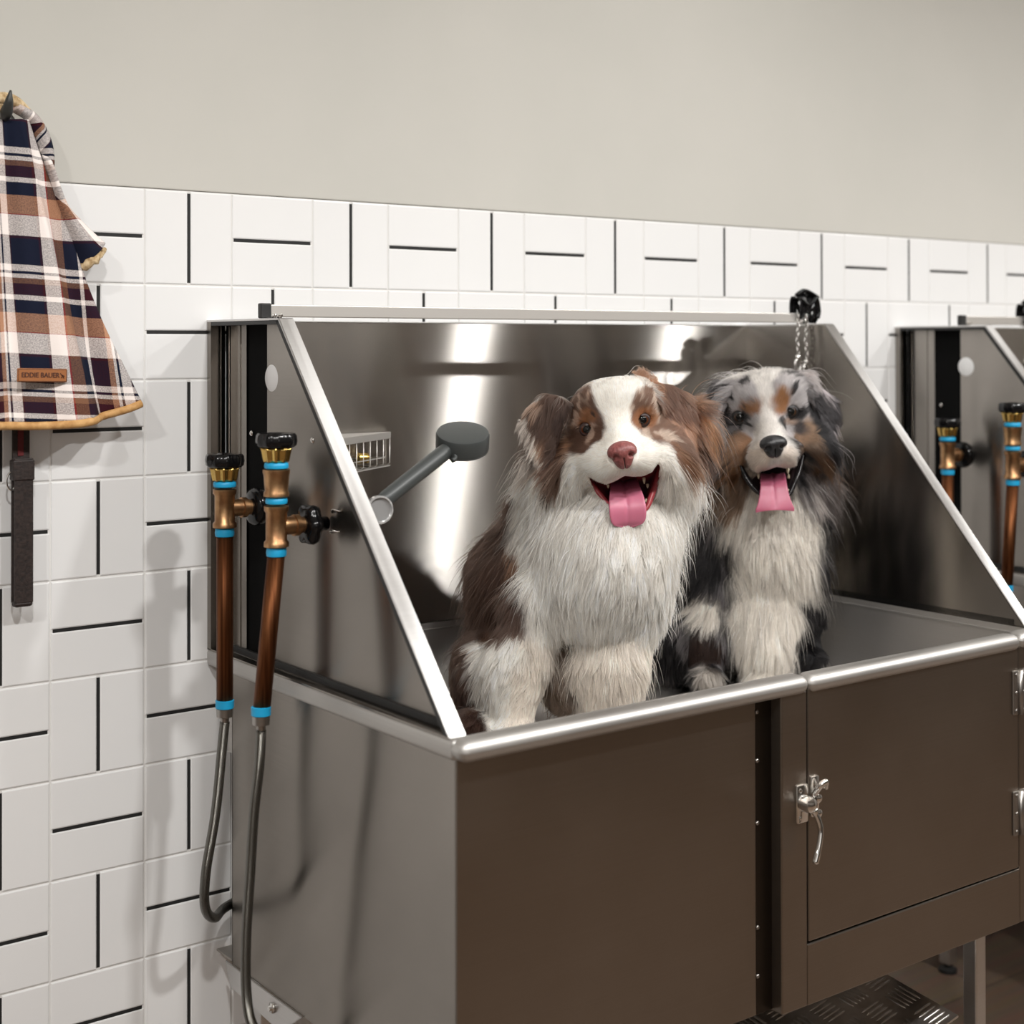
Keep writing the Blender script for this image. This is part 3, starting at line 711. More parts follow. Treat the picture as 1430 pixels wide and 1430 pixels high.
# ------------------------------------------------------------------ dogs
# Each dog is modelled as one continuous body surface (smooth blend of anatomical volumes) and covered in real hair curves.
def v2w(P):
    P = np.asarray(P, float); return CAM + P[..., 0:1]*RT + P[..., 1:2]*UP + P[..., 2:3]*FW
def sstep(e0, e1, x):
    t = np.clip((x-e0)/(e1-e0), 0, 1); return t*t*(3-2*t)
def wnoise(P, f, seed=0):
    """cheap smooth noise in about -1..1 from summed sines"""
    r = np.random.RandomState(seed); out = np.zeros(len(P))
    for k in range(7):
        d = r.normal(size=3); d /= np.linalg.norm(d); out += np.sin(P@d*f*(.6+1.1*r.rand())+r.rand()*6.28)*(1 if k < 4 else .6)
    return out/4.2
def poly_sdf(px, py, poly):
    poly = np.array(poly, float); d = np.full(px.shape, 1e9); s = np.ones(px.shape); n = len(poly)
    for i in range(n):
        a, b_ = poly[i], poly[i-1]
        ex, ey = b_[0]-a[0], b_[1]-a[1]; wx, wy = px-a[0], py-a[1]
        t = np.clip((wx*ex+wy*ey)/(ex*ex+ey*ey), 0, 1)
        d = np.minimum(d, (wx-ex*t)**2+(wy-ey*t)**2)
        c1 = py >= a[1]; c2 = py < b_[1]; c3 = ex*wy > ey*wx
        s = np.where((c1 & c2 & c3) | (~c1 & ~c2 & ~c3), -s, s)
    return s*np.sqrt(d)
class Dog:
    def __init__(s, Z0): s.Z0 = Z0; s.s = Z0/F_PX; s.prims = []; s.cuts = []
    def V(s, x, y, d=0.):
        Z = s.Z0-d; return np.array([(x-PX)*Z/F_PX, -(y-PY)*Z/F_PX, Z])
    def pxy(s, P):
        return PX+P[:, 0]/P[:, 2]*F_PX, PY-P[:, 1]/P[:, 2]*F_PX, s.Z0-P[:, 2]
    def ell(s, x, y, d, rx, ry, rz, k=.02, ang=0., ): s.prims.append(('e', s.V(x, y, d), np.array([rx*s.s, ry*s.s, rz]), k, math.radians(ang)))
    def cap(s, pts, k=.02):
        """pts: list of (x, y, d, r_px)"""
        for a, b_ in zip(pts, pts[1:]): s.prims.append(('c', s.V(*a[:3]), s.V(*b_[:3]), a[3]*s.s, b_[3]*s.s, k))
    def flap(s, poly, dfun, th, k=.012, shrink=4.): s.prims.append(('f', poly, dfun, th, k, shrink))
    def sdf(s, P, cuts=True):
        D = np.full(len(P), 1.0); x = y = d = None
        for q in s.prims:
            if q[0] == 'e':
                v = P-q[1]; r = q[2]
                if q[4]:
                    c, n = math.cos(q[4]), math.sin(q[4]); v = np.stack([v[:, 0]*c+v[:, 1]*n, -v[:, 0]*n+v[:, 1]*c, v[:, 2]], 1)
                a = v/r; k0 = np.sqrt((a*a).sum(1)); b_ = a/r; k1 = np.sqrt((b_*b_).sum(1))+1e-9; e = k0*(k0-1)/k1; k = q[3]
            elif q[0] == 'c':
                ab = q[2]-q[1]; v = P-q[1]; t = np.clip(v@ab/(ab@ab), 0, 1); w_ = v-t[:, None]*ab
                e = np.sqrt((w_*w_).sum(1))-(q[3]+(q[4]-q[3])*t); k = q[5]
            else:
                if x is None: x, y, d = s.pxy(P)
                p2 = (poly_sdf(x, y, q[1])+q[5])*s.s; pd = np.abs(d-q[2](x, y))-q[3]+.004
                m = np.maximum(p2+.004, pd); e = np.minimum(m, 0)+np.sqrt(np.maximum(p2+.004, 0)**2+np.maximum(pd, 0)**2)-.004; k = q[4]
            h = np.clip(.5+.5*(D-e)/k, 0, 1); D = D*(1-h)+e*h-k*h*(1-h)
        D = np.maximum(D, .7785-(CAM[2]+P@np.array([RT[2], UP[2], FW[2]])))
        if cuts:
            if x is None: x, y, d = s.pxy(P)
            for c in s.cuts:
                if c[0] == 'sphere': e = np.sqrt(((P-c[1])**2).sum(1))-c[2]; k = .003
                else: e = np.maximum(poly_sdf(x, y, c[1])*s.s, c[2]-d); k = .004
                h = np.clip(.5-.5*(D+e)/k, 0, 1); D = D*(1-h)-e*h+k*h*(1-h)
        return D
    def surf(s, x, y):
        """depth along the sight line at which the uncut surface is met"""
        Z = s.Z0-.25
        for i in range(200):
            v = np.array([[(x-PX)*Z/F_PX, -(y-PY)*Z/F_PX, Z]]); e = s.sdf(v, False)[0]
            if e < .0003: break
            Z += max(e*.7, .0003)
        return v[0]
    def grad(s, P):
        h = .002; g = np.stack([s.sdf(P+np.eye(3)[i]*h)-s.sdf(P-np.eye(3)[i]*h) for i in range(3)], 1)
        return g/(np.linalg.norm(g, axis=1, keepdims=True)+1e-9)
def surface_net(fn, lo, hi, h, block=8):
    lo = np.array(lo); n = (np.ceil((np.array(hi)-lo)/(h*block)).astype(int))*block+1
    F = np.full(n, np.nan, np.float32)
    nb = (n-1)//block; bi = np.stack(np.meshgrid(*[np.arange(k) for k in nb], indexing='ij'), -1).reshape(-1, 3)
    cen = lo+(bi*block+block/2)*h; dv = fn(cen); hot = np.abs(dv) < block*h*.95
    sgn = np.where(dv > 0, 1., -1.)
    F3 = np.ones(n, np.float32)
    for q, sg in zip(bi[~hot], sgn[~hot]):
        if sg < 0: F3[q[0]*block:q[0]*block+block+1, q[1]*block:q[1]*block+block+1, q[2]*block:q[2]*block+block+1] = -1
    g = np.stack(np.meshgrid(*[np.arange(block+1)]*3, indexing='ij'), -1).reshape(-1, 3)
    hb = bi[hot]
    for c in range(0, len(hb), 400):
        idx = (hb[c:c+400, None, :]*block+g[None]).reshape(-1, 3); v = fn(lo+idx*h); F3[idx[:, 0], idx[:, 1], idx[:, 2]] = v
    S = F3 < 0; nc = n-1
    acc = np.zeros(tuple(nc)+(3,), np.float32); cnt = np.zeros(tuple(nc), np.int16)
    crosses = []
    for ax in range(3):
        a = [slice(None)]*3; b_ = [slice(None)]*3; a[ax] = slice(0, -1); b_[ax] = slice(1, None)
        ch = S[tuple(a)] != S[tuple(b_)]; I = np.argwhere(ch); fa = F3[tuple(I.T)]; J = I.copy(); J[:, ax] += 1; fb = F3[tuple(J.T)]
        t = fa/(fa-fb+1e-12); pos = I.astype(np.float32); pos[:, ax] += t; inner = np.ones(len(I), bool)
        o1, o2 = [k for k in range(3) if k != ax]
        for da in (0, -1):
            for db in (0, -1):
                K = I.copy(); K[:, o1] += da; K[:, o2] += db
                ok = (K >= 0).all(1) & (K < nc).all(1); inner &= ok
                np.add.at(acc, tuple(K[ok].T), pos[ok]); np.add.at(cnt, tuple(K[ok].T), 1)
        crosses.append((ax, o1, o2, I[inner], S[tuple(I[inner].T)]))
    used = np.argwhere(cnt > 0); vid = np.full(tuple(nc), -1, np.int64); vid[tuple(used.T)] = np.arange(len(used))
    V = lo+acc[tuple(used.T)]/cnt[tuple(used.T)][:, None]*h
    Q = []
    for ax, o1, o2, I, s_ in crosses:
        def gid(da, db):
            K = I.copy(); K[:, o1] += da; K[:, o2] += db; return vid[tuple(K.T)]
        q = np.stack([gid(0, 0), gid(-1, 0), gid(-1, -1), gid(0, -1)], 1)
        flip = s_ if ax != 1 else ~s_
        q[flip] = q[flip][:, ::-1]; Q.append(q)
    return V, np.concatenate(Q)
def mesh_np(name, V, Q, m, parent, col=None, smooth=True):
    me = bpy.data.meshes.new(name); me.vertices.add(len(V)); me.vertices.foreach_set('co', np.asarray(V, np.float32).ravel())
    k = Q.shape[1]; me.loops.add(len(Q)*k); me.loops.foreach_set('vertex_index', Q.astype(np.int32).ravel())
    me.polygons.add(len(Q)); me.polygons.foreach_set('loop_start', np.arange(len(Q), dtype=np.int32)*k)
    me.update(calc_edges=True); me.validate()
    if smooth: me.polygons.foreach_set('use_smooth', np.ones(len(me.polygons), bool))
    if col is not None:
        a = me.attributes.new('tint', 'FLOAT_COLOR', 'POINT'); a.data.foreach_set('color', np.concatenate([col, np.ones((len(col), 1))], 1).astype(np.float32).ravel())
    return new_obj(name, me, m, parent)
def hair_obj(name, P, rad, col, m, parent):
    """P: n x k x 3 world points, rad: n x k, col: n x 3"""
    n, k, _ = P.shape
    hc = bpy.data.hair_curves.new(name); hc.add_curves([k]*n)
    hc.position_data.foreach_set('vector', P.astype(np.float32).ravel())
    ra = hc.attributes.get('radius') or hc.attributes.new('radius', 'FLOAT', 'POINT'); ra.data.foreach_set('value', rad.astype(np.float32).ravel())
    a = hc.attributes.new('tint', 'FLOAT_COLOR', 'CURVE'); a.data.foreach_set('color', np.concatenate([col, np.ones((n, 1))], 1).astype(np.float32).ravel())
    return new_obj(name, hc, m, parent)
def mat_fur(name):
    m = bpy.data.materials.new(name); m.use_nodes = True; nt = m.node_tree; N = nt.nodes; L = nt.links
    N.remove(N['Principled BSDF'])
    at = N.new('ShaderNodeAttribute'); at.attribute_name = 'tint'
    h = N.new('ShaderNodeBsdfHairPrincipled'); h.parametrization = 'COLOR'
    L.new(at.outputs['Color'], h.inputs['Color'])
    h.inputs['Roughness'].default_value = .38; h.inputs['Radial Roughness'].default_value = .55; h.inputs['Coat'].default_value = 0.
    d = N.new('ShaderNodeBsdfDiffuse'); L.new(at.outputs['Color'], d.inputs[0])
    mx = N.new('ShaderNodeMixShader'); mx.inputs[0].default_value = .45
    L.new(h.outputs[0], mx.inputs[1]); L.new(d.outputs[0], mx.inputs[2]); L.new(mx.outputs[0], N['Material Output'].inputs[0])
    return m
def mat_skin(name, rough=.8):
    m = mat(name, (.5, .5, .5), rough, spec=.2); nt = m.node_tree; at = nt.nodes.new('ShaderNodeAttribute'); at.attribute_name = 'tint'
    nt.links.new(at.outputs['Color'], nt.nodes['Principled BSDF'].inputs['Base Color']); return m
MT['fur'] = mat_fur('dog_fur'); MT['dog_skin'] = mat_skin('dog_skin')
MT['tongue'] = mat('tongue', (.50, .135, .21), .42, **{'Subsurface Weight': .25, 'Subsurface Radius': (.01, .004, .003), 'Subsurface Scale': .5})
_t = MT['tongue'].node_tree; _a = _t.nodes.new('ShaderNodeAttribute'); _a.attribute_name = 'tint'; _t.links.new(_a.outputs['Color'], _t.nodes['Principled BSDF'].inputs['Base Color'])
MT['tooth'] = mat('tooth', (.75, .66, .48), .25)
MT['lip_pink'] = mat('lip_pink', (.36, .055, .065), .3); MT['lip_black'] = mat('lip_black', (.012, .010, .011), .25)
MT['nose_pink'] = noise_col(mat('nose_pink', (.25, .07, .065), .42), 260, (.17, .045, .042), (.27, .085, .08), bump=.35)
MT['nose_black'] = noise_col(mat('nose_black', (.012, .012, .013), .36), 260, (.010, .010, .011), (.022, .022, .024), bump=.35)
MT['pupil'] = mat('pupil', (.003, .003, .003), .03)
MT['iris_amber'] = mat('iris_amber', (.075, .022, .008), .05); MT['iris_dark'] = mat('iris_dark', (.04, .018, .008), .05)
MT['lid_brown'] = mat('lid_brown', (.025, .010, .008), .45); MT['lid_black'] = mat('lid_black', (.008, .007, .007), .35)

def paint(base, x, y, P, layers, soft=3.):
    """layers: (polygon or ellipse, colour, softness px, mottled colour or None)"""
    col = np.tile(np.array(base, float), (len(x), 1))
    nx = wnoise(P, 120, 5)*3.2+wnoise(P, 260, 8)*2.0; ny = wnoise(P, 120, 6)*3.2+wnoise(P, 260, 9)*2.0
    for shp, c, so, mot, cond in layers:
        xx, yy = x+nx*so/3, y+ny*so/3
        if len(shp) == 5 and not hasattr(shp[0], '__len__'):
            cx, cy, rx, ry, an = shp; a = math.radians(an); u_ = (xx-cx)*math.cos(a)-(yy-cy)*math.sin(a)*-1; v_ = -(xx-cx)*math.sin(a)*1+(yy-cy)*math.cos(a)
            d = (np.sqrt((u_/rx)**2+(v_/ry)**2)-1)*min(rx, ry)
        else: d = poly_sdf(xx, yy, shp)
        w_ = 1-sstep(-so, so, d)
        if cond is not None: w_ = w_*cond
        cc = np.tile(np.array(c, float), (len(x), 1))
        if mot is not None:
            mk = sstep(mot[1], mot[1]+.35, wnoise(P, mot[2], 21)+.4*wnoise(P, mot[2]*2.6, 22))[:, None]; cc = cc*(1-mk)+np.array(mot[0])*mk
        col = col*(1-w_[:, None])+cc*w_[:, None]
    return col

def build_dog(dog, name, label, spec, n_face, n_body, seed):
    rs = np.random.RandomState(seed)
    root = empty('dog', (0, 0, 0), label, 'dog', None)
    wc = v2w(dog.V(*spec['base'])[None])[0]; root.location = (wc[0], wc[1], .78)
    # --- eyes: find surface, cut sockets
    eyes = []
    for (ex, ey) in spec['eyes']:
        p = dog.surf(ex, ey); r = spec['eye_r']; c = p+np.array([0, 0, 1])*r*.62
        eyes.append((c, r)); 
    for c, r in eyes: dog.cuts.append(('sphere', c, r*1.04))
    dog.cuts.append(('poly', spec['mouth'], spec['mouth_d']))
    x0, y0, x1, y1 = spec['bbox']; A = dog.V(x0, y1, 0); B = dog.V(x1, y0, 0)
    lo = (A[0]-.03, A[1]-.02, dog.Z0-spec['front']); hi = (B[0]+.03, B[1]+.02, dog.Z0+spec['back'])
    V, Q = surface_net(dog.sdf, lo, hi, .0032)
    x, y, d = dog.pxy(V); G = dog.grad(V)
    col = spec['colour'](x, y, d, V)
    me_d = poly_sdf(x, y, spec['mouth'])
    # flesh inside the mouth, dark deep down
    inm = (me_d < 1.0) & (d < spec['mouth_d']+.05) & (d > spec['mouth_d']-.02)
    col *= (1-.30*sstep(spec['face_r']*.8, spec['face_r']*1.2, np.hypot(x-spec['head'][0], y-spec['head'][1])))[:, None]*.92  # skin darkened under long fur: shade between the locks put into the colour
    edge_ = sstep(-9, -1, me_d[inm])[:, None]; col[inm] = np.array(spec['mouth_col'])*(1-edge_)+np.array(spec['mouth_edge'])*edge_
    body = mesh_np('body', v2w(V), Q, MT['dog_skin'], root, col)
    # --- hair roots
    tri = np.concatenate([Q[:, [0, 1, 2]], Q[:, [0, 2, 3]]]); a, b_, c = V[tri[:, 0]], V[tri[:, 1]], V[tri[:, 2]]
    area_ = .5*np.linalg.norm(np.cross(b_-a, c-a), axis=1); cen = (a+b_+c)/3
    cx_, cy_, cd_ = dog.pxy(cen)
    hx, hy = spec['head']; rh = np.hypot(cx_-hx, cy_-hy)
    face_w = (1-sstep(spec['face_r']*.8, spec['face_r']*1.15, rh))*sstep(-.05, 0., cd_)
    low = 1-.8*sstep(spec['rim_y'], spec['rim_y']+60, cy_)
    roots = []
    for wts, n in ((area_*(face_w+.02), n_face), (area_*(1-face_w*.8)*low, n_body)):
        pr = wts/wts.sum(); t = rs.choice(len(tri), n, p=pr); r1, r2 = rs.rand(n), rs.rand(n); m_ = r1+r2 > 1; r1[m_], r2[m_] = 1-r1[m_], 1-r2[m_]
        roots.append(a[t]+(b_[t]-a[t])*r1[:, None]+(c[t]-a[t])*r2[:, None])
    R = np.concatenate(roots); x, y, d = dog.pxy(R)
    keep = ~((poly_sdf(x, y, spec['mouth']) < 2.2) & (d < spec['mouth_d']+.075) & (d > spec['mouth_d']-.02))
    nxp, nyp, nrx, nry = spec['nose']; keep &= ~((((x-nxp)/(nrx*1.02))**2+((y-nyp)/(nry*1.02))**2 < 1) & (d > .03))
    for (ex, ey) in spec['eyes']: keep &= ~(((x-ex)**2/spec['eye_clear'][0]**2+(y-ey)**2/spec['eye_clear'][1]**2 < 1) & (d > -.02))
    R = R[keep]; x, y, d = x[keep], y[keep], d[keep]; n = len(R)
    Nn = dog.grad(R)
    # --- combing
    nosep = dog.V(nxp, nyp, spec['nose_d']); fr = R-nosep; fr /= np.linalg.norm(fr, axis=1, keepdims=True)
    rad = np.stack([x-hx, -(y-hy), np.zeros(n)], 1); rh = np.linalg.norm(rad, axis=1); rad /= rh[:, None]+1e-6
    fw_ = (1-sstep(spec['face_r']*.72, spec['face_r']*1.05, rh))*sstep(-.06, -.01, d)
    grav = np.array([0, -1., 0])
    ruff = (1-sstep(spec['face_r'], spec['face_r']*2.1, rh))
    swirl = np.stack([wnoise(R, 28, 31), wnoise(R, 24, 32)*.4, wnoise(R, 28, 33)*.5], 1)
    bdir = grav*1.0+rad*(ruff[:, None]*1.15+.12)+swirl*.8+np.array([0, 0, -.25])*(d[:, None] > 0)
    dirn_ = fr*fw_[:, None]+bdir*(1-fw_[:, None])
    Ln = .009*fw_+(1-fw_)*(.030+.024*ruff)
    Ln = np.where(fw_ > .02, .0065+.011*sstep(spec['face_r']*.25, spec['face_r']*.95, rh)*fw_+(1-fw_)*(.034+.028*ruff), Ln)
    lift = .22*fw_+(1-fw_)*.5
    nearm = (1-sstep(3, 15, poly_sdf(x, y, spec['mouth'])))*(d > .0); Ln *= 1-.72*nearm
    Ln = Ln+.005*fw_*sstep(-25, -55, y-hy)*1.0
    earid = np.zeros(n, int)
    for k_, (poly, axis, eln, dmin) in enumerate(spec['ears']):
        e = poly_sdf(x, y, poly); w_ = (1-sstep(-1, 5, e))*(d > dmin); ax = np.array([axis[0], -axis[1], axis[2]])
        dirn_ = dirn_*(1-w_[:, None])+(ax+swirl*.35)*w_[:, None]; Ln = Ln*(1-w_)+(eln*(.8+.4*rs.rand(n)))*w_; lift = lift*(1-w_)+.22*w_
        earid[w_ > .5] = k_+1
    for (bx, by, br, dv, lm, lf) in spec['locks']:
        w_ = np.exp(-((x-bx)**2+(y-by)**2)/br**2); v_ = np.array([dv[0], -dv[1], dv[2]])
        dirn_ = dirn_*(1-w_[:, None])+v_*w_[:, None]; Ln = Ln*(1+(lm-1)*w_); lift = lift*(1-w_)+lf*w_
    dirn_ += rs.normal(size=(n, 3))*.10
    dt = dirn_-Nn*(dirn_*Nn).sum(1, keepdims=True); dt /= np.linalg.norm(dt, axis=1, keepdims=True)+1e-6
    rd = dt+Nn*lift[:, None]; rd /= np.linalg.norm(rd, axis=1, keepdims=True)
    Ln = Ln*(.75+.5*rs.rand(n))*spec.get('len', 1.)
    stray = (rs.rand(n) < .026) & (Ln > .026) & (fw_ < .25) & (earid == 0); Ln = np.where(stray, Ln*(1.25+.5*rs.rand(n)), Ln)
    rd = np.where(stray[:, None], rd+Nn*.35+rs.normal(size=(n, 3))*.18, rd); rd /= np.linalg.norm(rd, axis=1, keepdims=True)
    K = 6; T = np.linspace(0, 1, K)
    long_ = sstep(.016, .045, Ln)[:, None]
    end = dt*(.9-.35*long_)+grav*.5*long_+dirn_*.05
    wav = np.stack([wnoise(R, 60, 41), wnoise(R, 60, 42), wnoise(R, 60, 43)], 1)
    P = np.stack([R+Ln[:, None]*(rd*(t*(1-.45*t))+end*(.5*t*t)+wav*.17*long_*math.sin(t*5.)*t) for t in T], 1)
    # --- clumping toward guide hairs
    from mathutils.kdtree import KDTree
    def clump(P, ratio, amt, sd):
        g = np.random.RandomState(sd).choice(n, n//ratio, replace=False); kd = KDTree(len(g))
        for i, q in enumerate(R[g]): kd.insert(q, i)
        kd.balance(); near = np.fromiter((kd.find(q)[1] for q in R), int, n); gi = g[near]
        w_ = (amt*T**1.7)[None, :, None]*(sstep(.010, .028, Ln)[:, None, None]*.85+.15)
        tgt = P[gi]; 
        sc = (Ln/np.maximum(Ln[gi], 1e-4))[:, None, None]; sc = np.clip(sc, .5, 1.5); tgt = R[gi][:, None]+(tgt-R[gi][:, None])*sc
        cvar[:] = cvar+(np.random.RandomState(sd+9).normal(size=len(g))*(.10 if ratio < 50 else .07))[near]
        far = stray | (np.linalg.norm(R-R[gi], axis=1) > .02) | (earid != earid[gi]); w_ = w_*(~far)[:, None, None]
        return P*(1-w_)+tgt*w_
    cvar = np.zeros(n)
    P = clump(P, 16, .62, 51); P = clump(P, 110, .45, 52)
    col = spec['colour'](x, y, d, R); col = col*(1+rs.normal(size=(n, 1))*.10)*(1+cvar*sstep(.01, .025, Ln))[:, None]*(1+.12*wnoise(R, 200, 61)[:, None]); col = np.clip(col, .004, .93)
    base_r = np.where(Ln < .014, .00020, .00026)+.00008*rs.rand(n)
    rad_ = base_r[:, None]*np.array([1, 1, .95, .8, .5, .12])[None]*spec.get('thick', 1.)
    W = v2w(P)
    for eid, nm in ((0, 'fur'), (1, 'ear'), (2, 'ear')):
        mk = earid == eid
        if mk.any(): hair_obj(nm, W[mk], rad_[mk], col[mk], MT['fur'], root)
    # --- eyes
    for (c, r), (ex, ey) in zip(eyes, spec['eyes']):
        look = -c/np.linalg.norm(c); wl = look[0]*RT+look[1]*UP+look[2]*FW; cw = v2w(c[None])[0]; mx = axis_m(cw, wl)
        def sph(r_, a0, a1, k=10): return [(max(r_*math.sin(a0+(a1-a0)*i/k), .00005), r_*math.cos(a0+(a1-a0)*i/k)) for i in range(k+1)]
        b = MB(); b.lathe(sph(r, 0, PI*.97, 16), 32, mx); e = b.done('eye', MT[spec['iris']], root, smooth=True)
        b = MB(); b.lathe(sph(r*1.012, 0, spec['pupil'], 6), 24, mx); b.done('pupil', MT['pupil'], e, smooth=True)
        b = MB(); rings = []; th0 = math.radians(spec['roll'])
        lm = mx.to_3x3(); wu = Vector(UP.tolist()); lu = lm.inverted() @ wu; a_up = math.atan2(lu.y, lu.x)
        for t_ in range(7):
            ring = []
            for k_ in range(36):
                a = 2*PI*k_/36; ca, sa = math.cos(a-a_up+PI/2), math.sin(a-a_up+PI/2)
                e0 = 34+19*abs(ca)**1.6+(-5 if sa > 0 else 2)*abs(sa)
                el = math.radians(e0+(92-e0)*t_/6); rr = r*(1.03+.10*math.sin(PI*min(1, t_/6+.15)))
                if t_ == 0: rr = r*1.0
                ring.append(b.bm.verts.new(mx @ Vector((rr*math.sin(el)*math.cos(a), rr*math.sin(el)*math.sin(a), rr*math.cos(el)))))
            rings.append(ring)
        for A_, B_ in zip(rings, rings[1:]):
            for k_ in range(36): b.bm.faces.new((A_[k_], A_[(k_+1) % 36], B_[(k_+1) % 36], B_[k_]))
        b.done('eyelid', MT[spec['lid']], e, smooth=True)
    # --- nose leather: rounded pad with two nostrils
    c = dog.V(nxp, nyp, spec['nose_d']); rx, ry = nrx*dog.s*1.0, nry*dog.s*.98
    nd = Dog(dog.Z0)
    def nsdf(P):
        q = P-c; a = math.radians(spec['roll']); u_ = q[:, 0]*math.cos(a)-q[:, 1]*math.sin(a)*-1; v_ = -q[:, 0]*math.sin(a)+q[:, 1]*math.cos(a); w_ = q[:, 2]
        def el(cu, cv, cw, a1, a2, a3):
            m = np.stack([(u_-cu)/a1, (v_-cv)/a2, (w_-cw)/a3], 1); k0 = np.linalg.norm(m, axis=1); return (k0-1)*min(a1, a2, a3)
        D = el(0, ry*.25, .004, rx, ry*.72, .017); e = el(0, -ry*.35, .007, rx*.60, ry*.62, .014); k = .006
        h = np.clip(.5+.5*(D-e)/k, 0, 1); D = D*(1-h)+e*h-k*h*(1-h)
        for sx in (-1, 1):
            e = el(sx*rx*.50, -ry*.02, -.012, rx*.21, ry*.22, .010); e2 = el(sx*rx*.80, -ry*.16, -.008, rx*.22, ry*.10, .012); k = .003
            for e_ in (e, e2): h = np.clip(.5-.5*(D+e_)/k, 0, 1); D = D*(1-h)-e_*h+k*h*(1-h)
        e = np.maximum(np.abs(u_)-.0007, np.maximum(v_-ry*-.1, -.004-w_-.02)); e = np.where(v_ < -ry*.1, np.abs(u_)-.0006, 1.); h = np.clip(.5-.5*(D+e)/.002, 0, 1); D = D*(1-h)-e*h*.5+.002*h*(1-h)
        return D
    Vn, Qn = surface_net(nsdf, c-np.array([.03, .03, .025]), c+np.array([.03, .03, .03]), .0009)
    mesh_np('nose', v2w(Vn), Qn, MT[spec['nose_mat']], root)
    # --- tongue
    tg = spec['tongue']; rows = []
    ns, nu_ = 28, 17
    sp = smooth_path([tuple(dog.V(q[0], q[1], q[2])) for q in tg['path']], 9); wl_ = np.interp(np.linspace(0, 1, len(sp)), np.linspace(0, 1, len(tg['w'])), tg['w'])
    Vt = []
    m_ = len(sp)
    for i, q in enumerate(sp):
        q = np.array(q); nxt = np.array(sp[min(i+1, m_-1)])-np.array(sp[max(i-1, 0)]); nxt /= np.linalg.norm(nxt); side = np.array([math.cos(math.radians(tg['roll'])), math.sin(math.radians(tg['roll'])), 0]); nr = np.cross(side, nxt); nr /= np.linalg.norm(nr)
        if nr[2] > 0: nr = -nr
        for j in range(nu_):
            u_ = -1+2*j/(nu_-1); tw = wl_[i]*dog.s
            cup = .0035*(u_*u_)*(1-tg['curl']*i/m_) - .0028*(1-.9*(i/m_)**2)*math.exp(-(u_/.10)**2) + tg['curl']*.004*(i/m_)**2*(1-abs(u_))
            Vt.append(q+side*tw*u_+nr*cup + nxt*tg['endcurve']*(1-abs(u_)**2.2)*max(0, (i/(m_-1)-.8)/.2)*.006)
    Vt = np.array(Vt); Qt = np.array([[i*nu_+j, i*nu_+j+1, (i+1)*nu_+j+1, (i+1)*nu_+j] for i in range(m_-1) for j in range(nu_-1)])
    tt = np.repeat(np.linspace(0, 1, m_), nu_)[:, None]; tt = sstep(.1, .62, tt); tc_ = np.array((.17, .035, .075))*(1-tt)+np.array(spec.get('tongue_col', (.52, .15, .23)))*tt  # tongue root coloured darker for the shade inside the mouth
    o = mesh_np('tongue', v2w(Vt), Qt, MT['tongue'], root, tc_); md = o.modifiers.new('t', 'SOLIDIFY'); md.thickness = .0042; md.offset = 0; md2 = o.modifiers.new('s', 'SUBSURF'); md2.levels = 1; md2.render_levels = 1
    # --- lips and teeth
    for lp in spec['lips']:
        pts = smooth_path([Vector(v2w(dog.V(*q[:3])[None])[0]) for q in lp], 6); rr = np.interp(np.linspace(0, 1, len(pts)), np.linspace(0, 1, len(lp)), [q[3] for q in lp])*dog.s
        b = MB(); b.tube(pts, list(rr), 12, flat=.8); b.done('lip', MT[spec['lip_mat']], root, smooth=True)
    for (tx, ty, td, tr, tl, dy) in spec['teeth']:
        p = Vector(v2w(dog.V(tx, ty, td)[None])[0]); q = Vector(v2w(dog.V(tx+tl*.08, ty+tl*dy, td+.002)[None])[0])
        b = MB(); b.tube([p, p.lerp(q, .45), p.lerp(q, .8), q], [tr*dog.s, tr*dog.s*.85, tr*dog.s*.5, tr*dog.s*.12], 10); b.done('tooth', MT['tooth'], root, smooth=True)
    return root
# ---- the red merle and white dog, sitting on the left
g1 = Dog(2.32); S_ = g1
WHT, BRN, DBR, LBR, COP = (.90, .855, .785), (.075, .041, .029), (.035, .017, .012), (.26, .14, .085), (.36, .135, .045)
# skull, brow, muzzle, cheeks
g1.ell(862, 592, -.010, 65, 58, .078, k=.02); g1.ell(850, 566, .02, 34, 26, .05, k=.03); g1.ell(884, 563, .02, 30, 24, .05, k=.03)
g1.cap([(862, 585, .042, 22), (869, 622, .088, 19)], k=.025)
g1.ell(850, 645, .070, 27, 23, .046, k=.026); g1.ell(890, 640, .070, 26, 23, .046, k=.026); g1.ell(870, 634, .092, 21, 17, .034, k=.02)
g1.ell(810, 640, -.005, 36, 34, .055, k=.03); g1.ell(928, 626, -.005, 34, 36, .055, k=.03)
# lower jaw
g1.cap([(865, 690, .0, 34), (876, 706, .048, 25)], k=.02)
g1.ell(832, 650, .045, 24, 22, .040, k=.04); g1.ell(908, 641, .045, 23, 22, .040, k=.04)
# neck, ruff, chest
g1.ell(851, 668, -.075, 116, 66, .085, k=.05)
g1.ell(855, 680, -.085, 102, 96, .105, k=.04); g1.ell(846, 760, -.055, 100, 105, .115, k=.04); g1.ell(838, 815, -.06, 84, 72, .11, k=.04)
g1.ell(968, 600, -.075, 22, 34, .05, k=.03)
g1.ell(850, 782, .0, 70, 74, .085, k=.05); g1.ell(795, 925, -.11, 60, 66, .07, k=.03)
# back, loin, rump, haunch
g1.cap([(790, 740, -.16, 62), (752, 830, -.20, 70), (722, 905, -.22, 74)], k=.05)
g1.cap([(760, 722, -.14, 44), (722, 790, -.16, 46), (706, 850, -.17, 44)], k=.05)
g1.ell(676, 945, -.13, 46, 62, .10, k=.04)
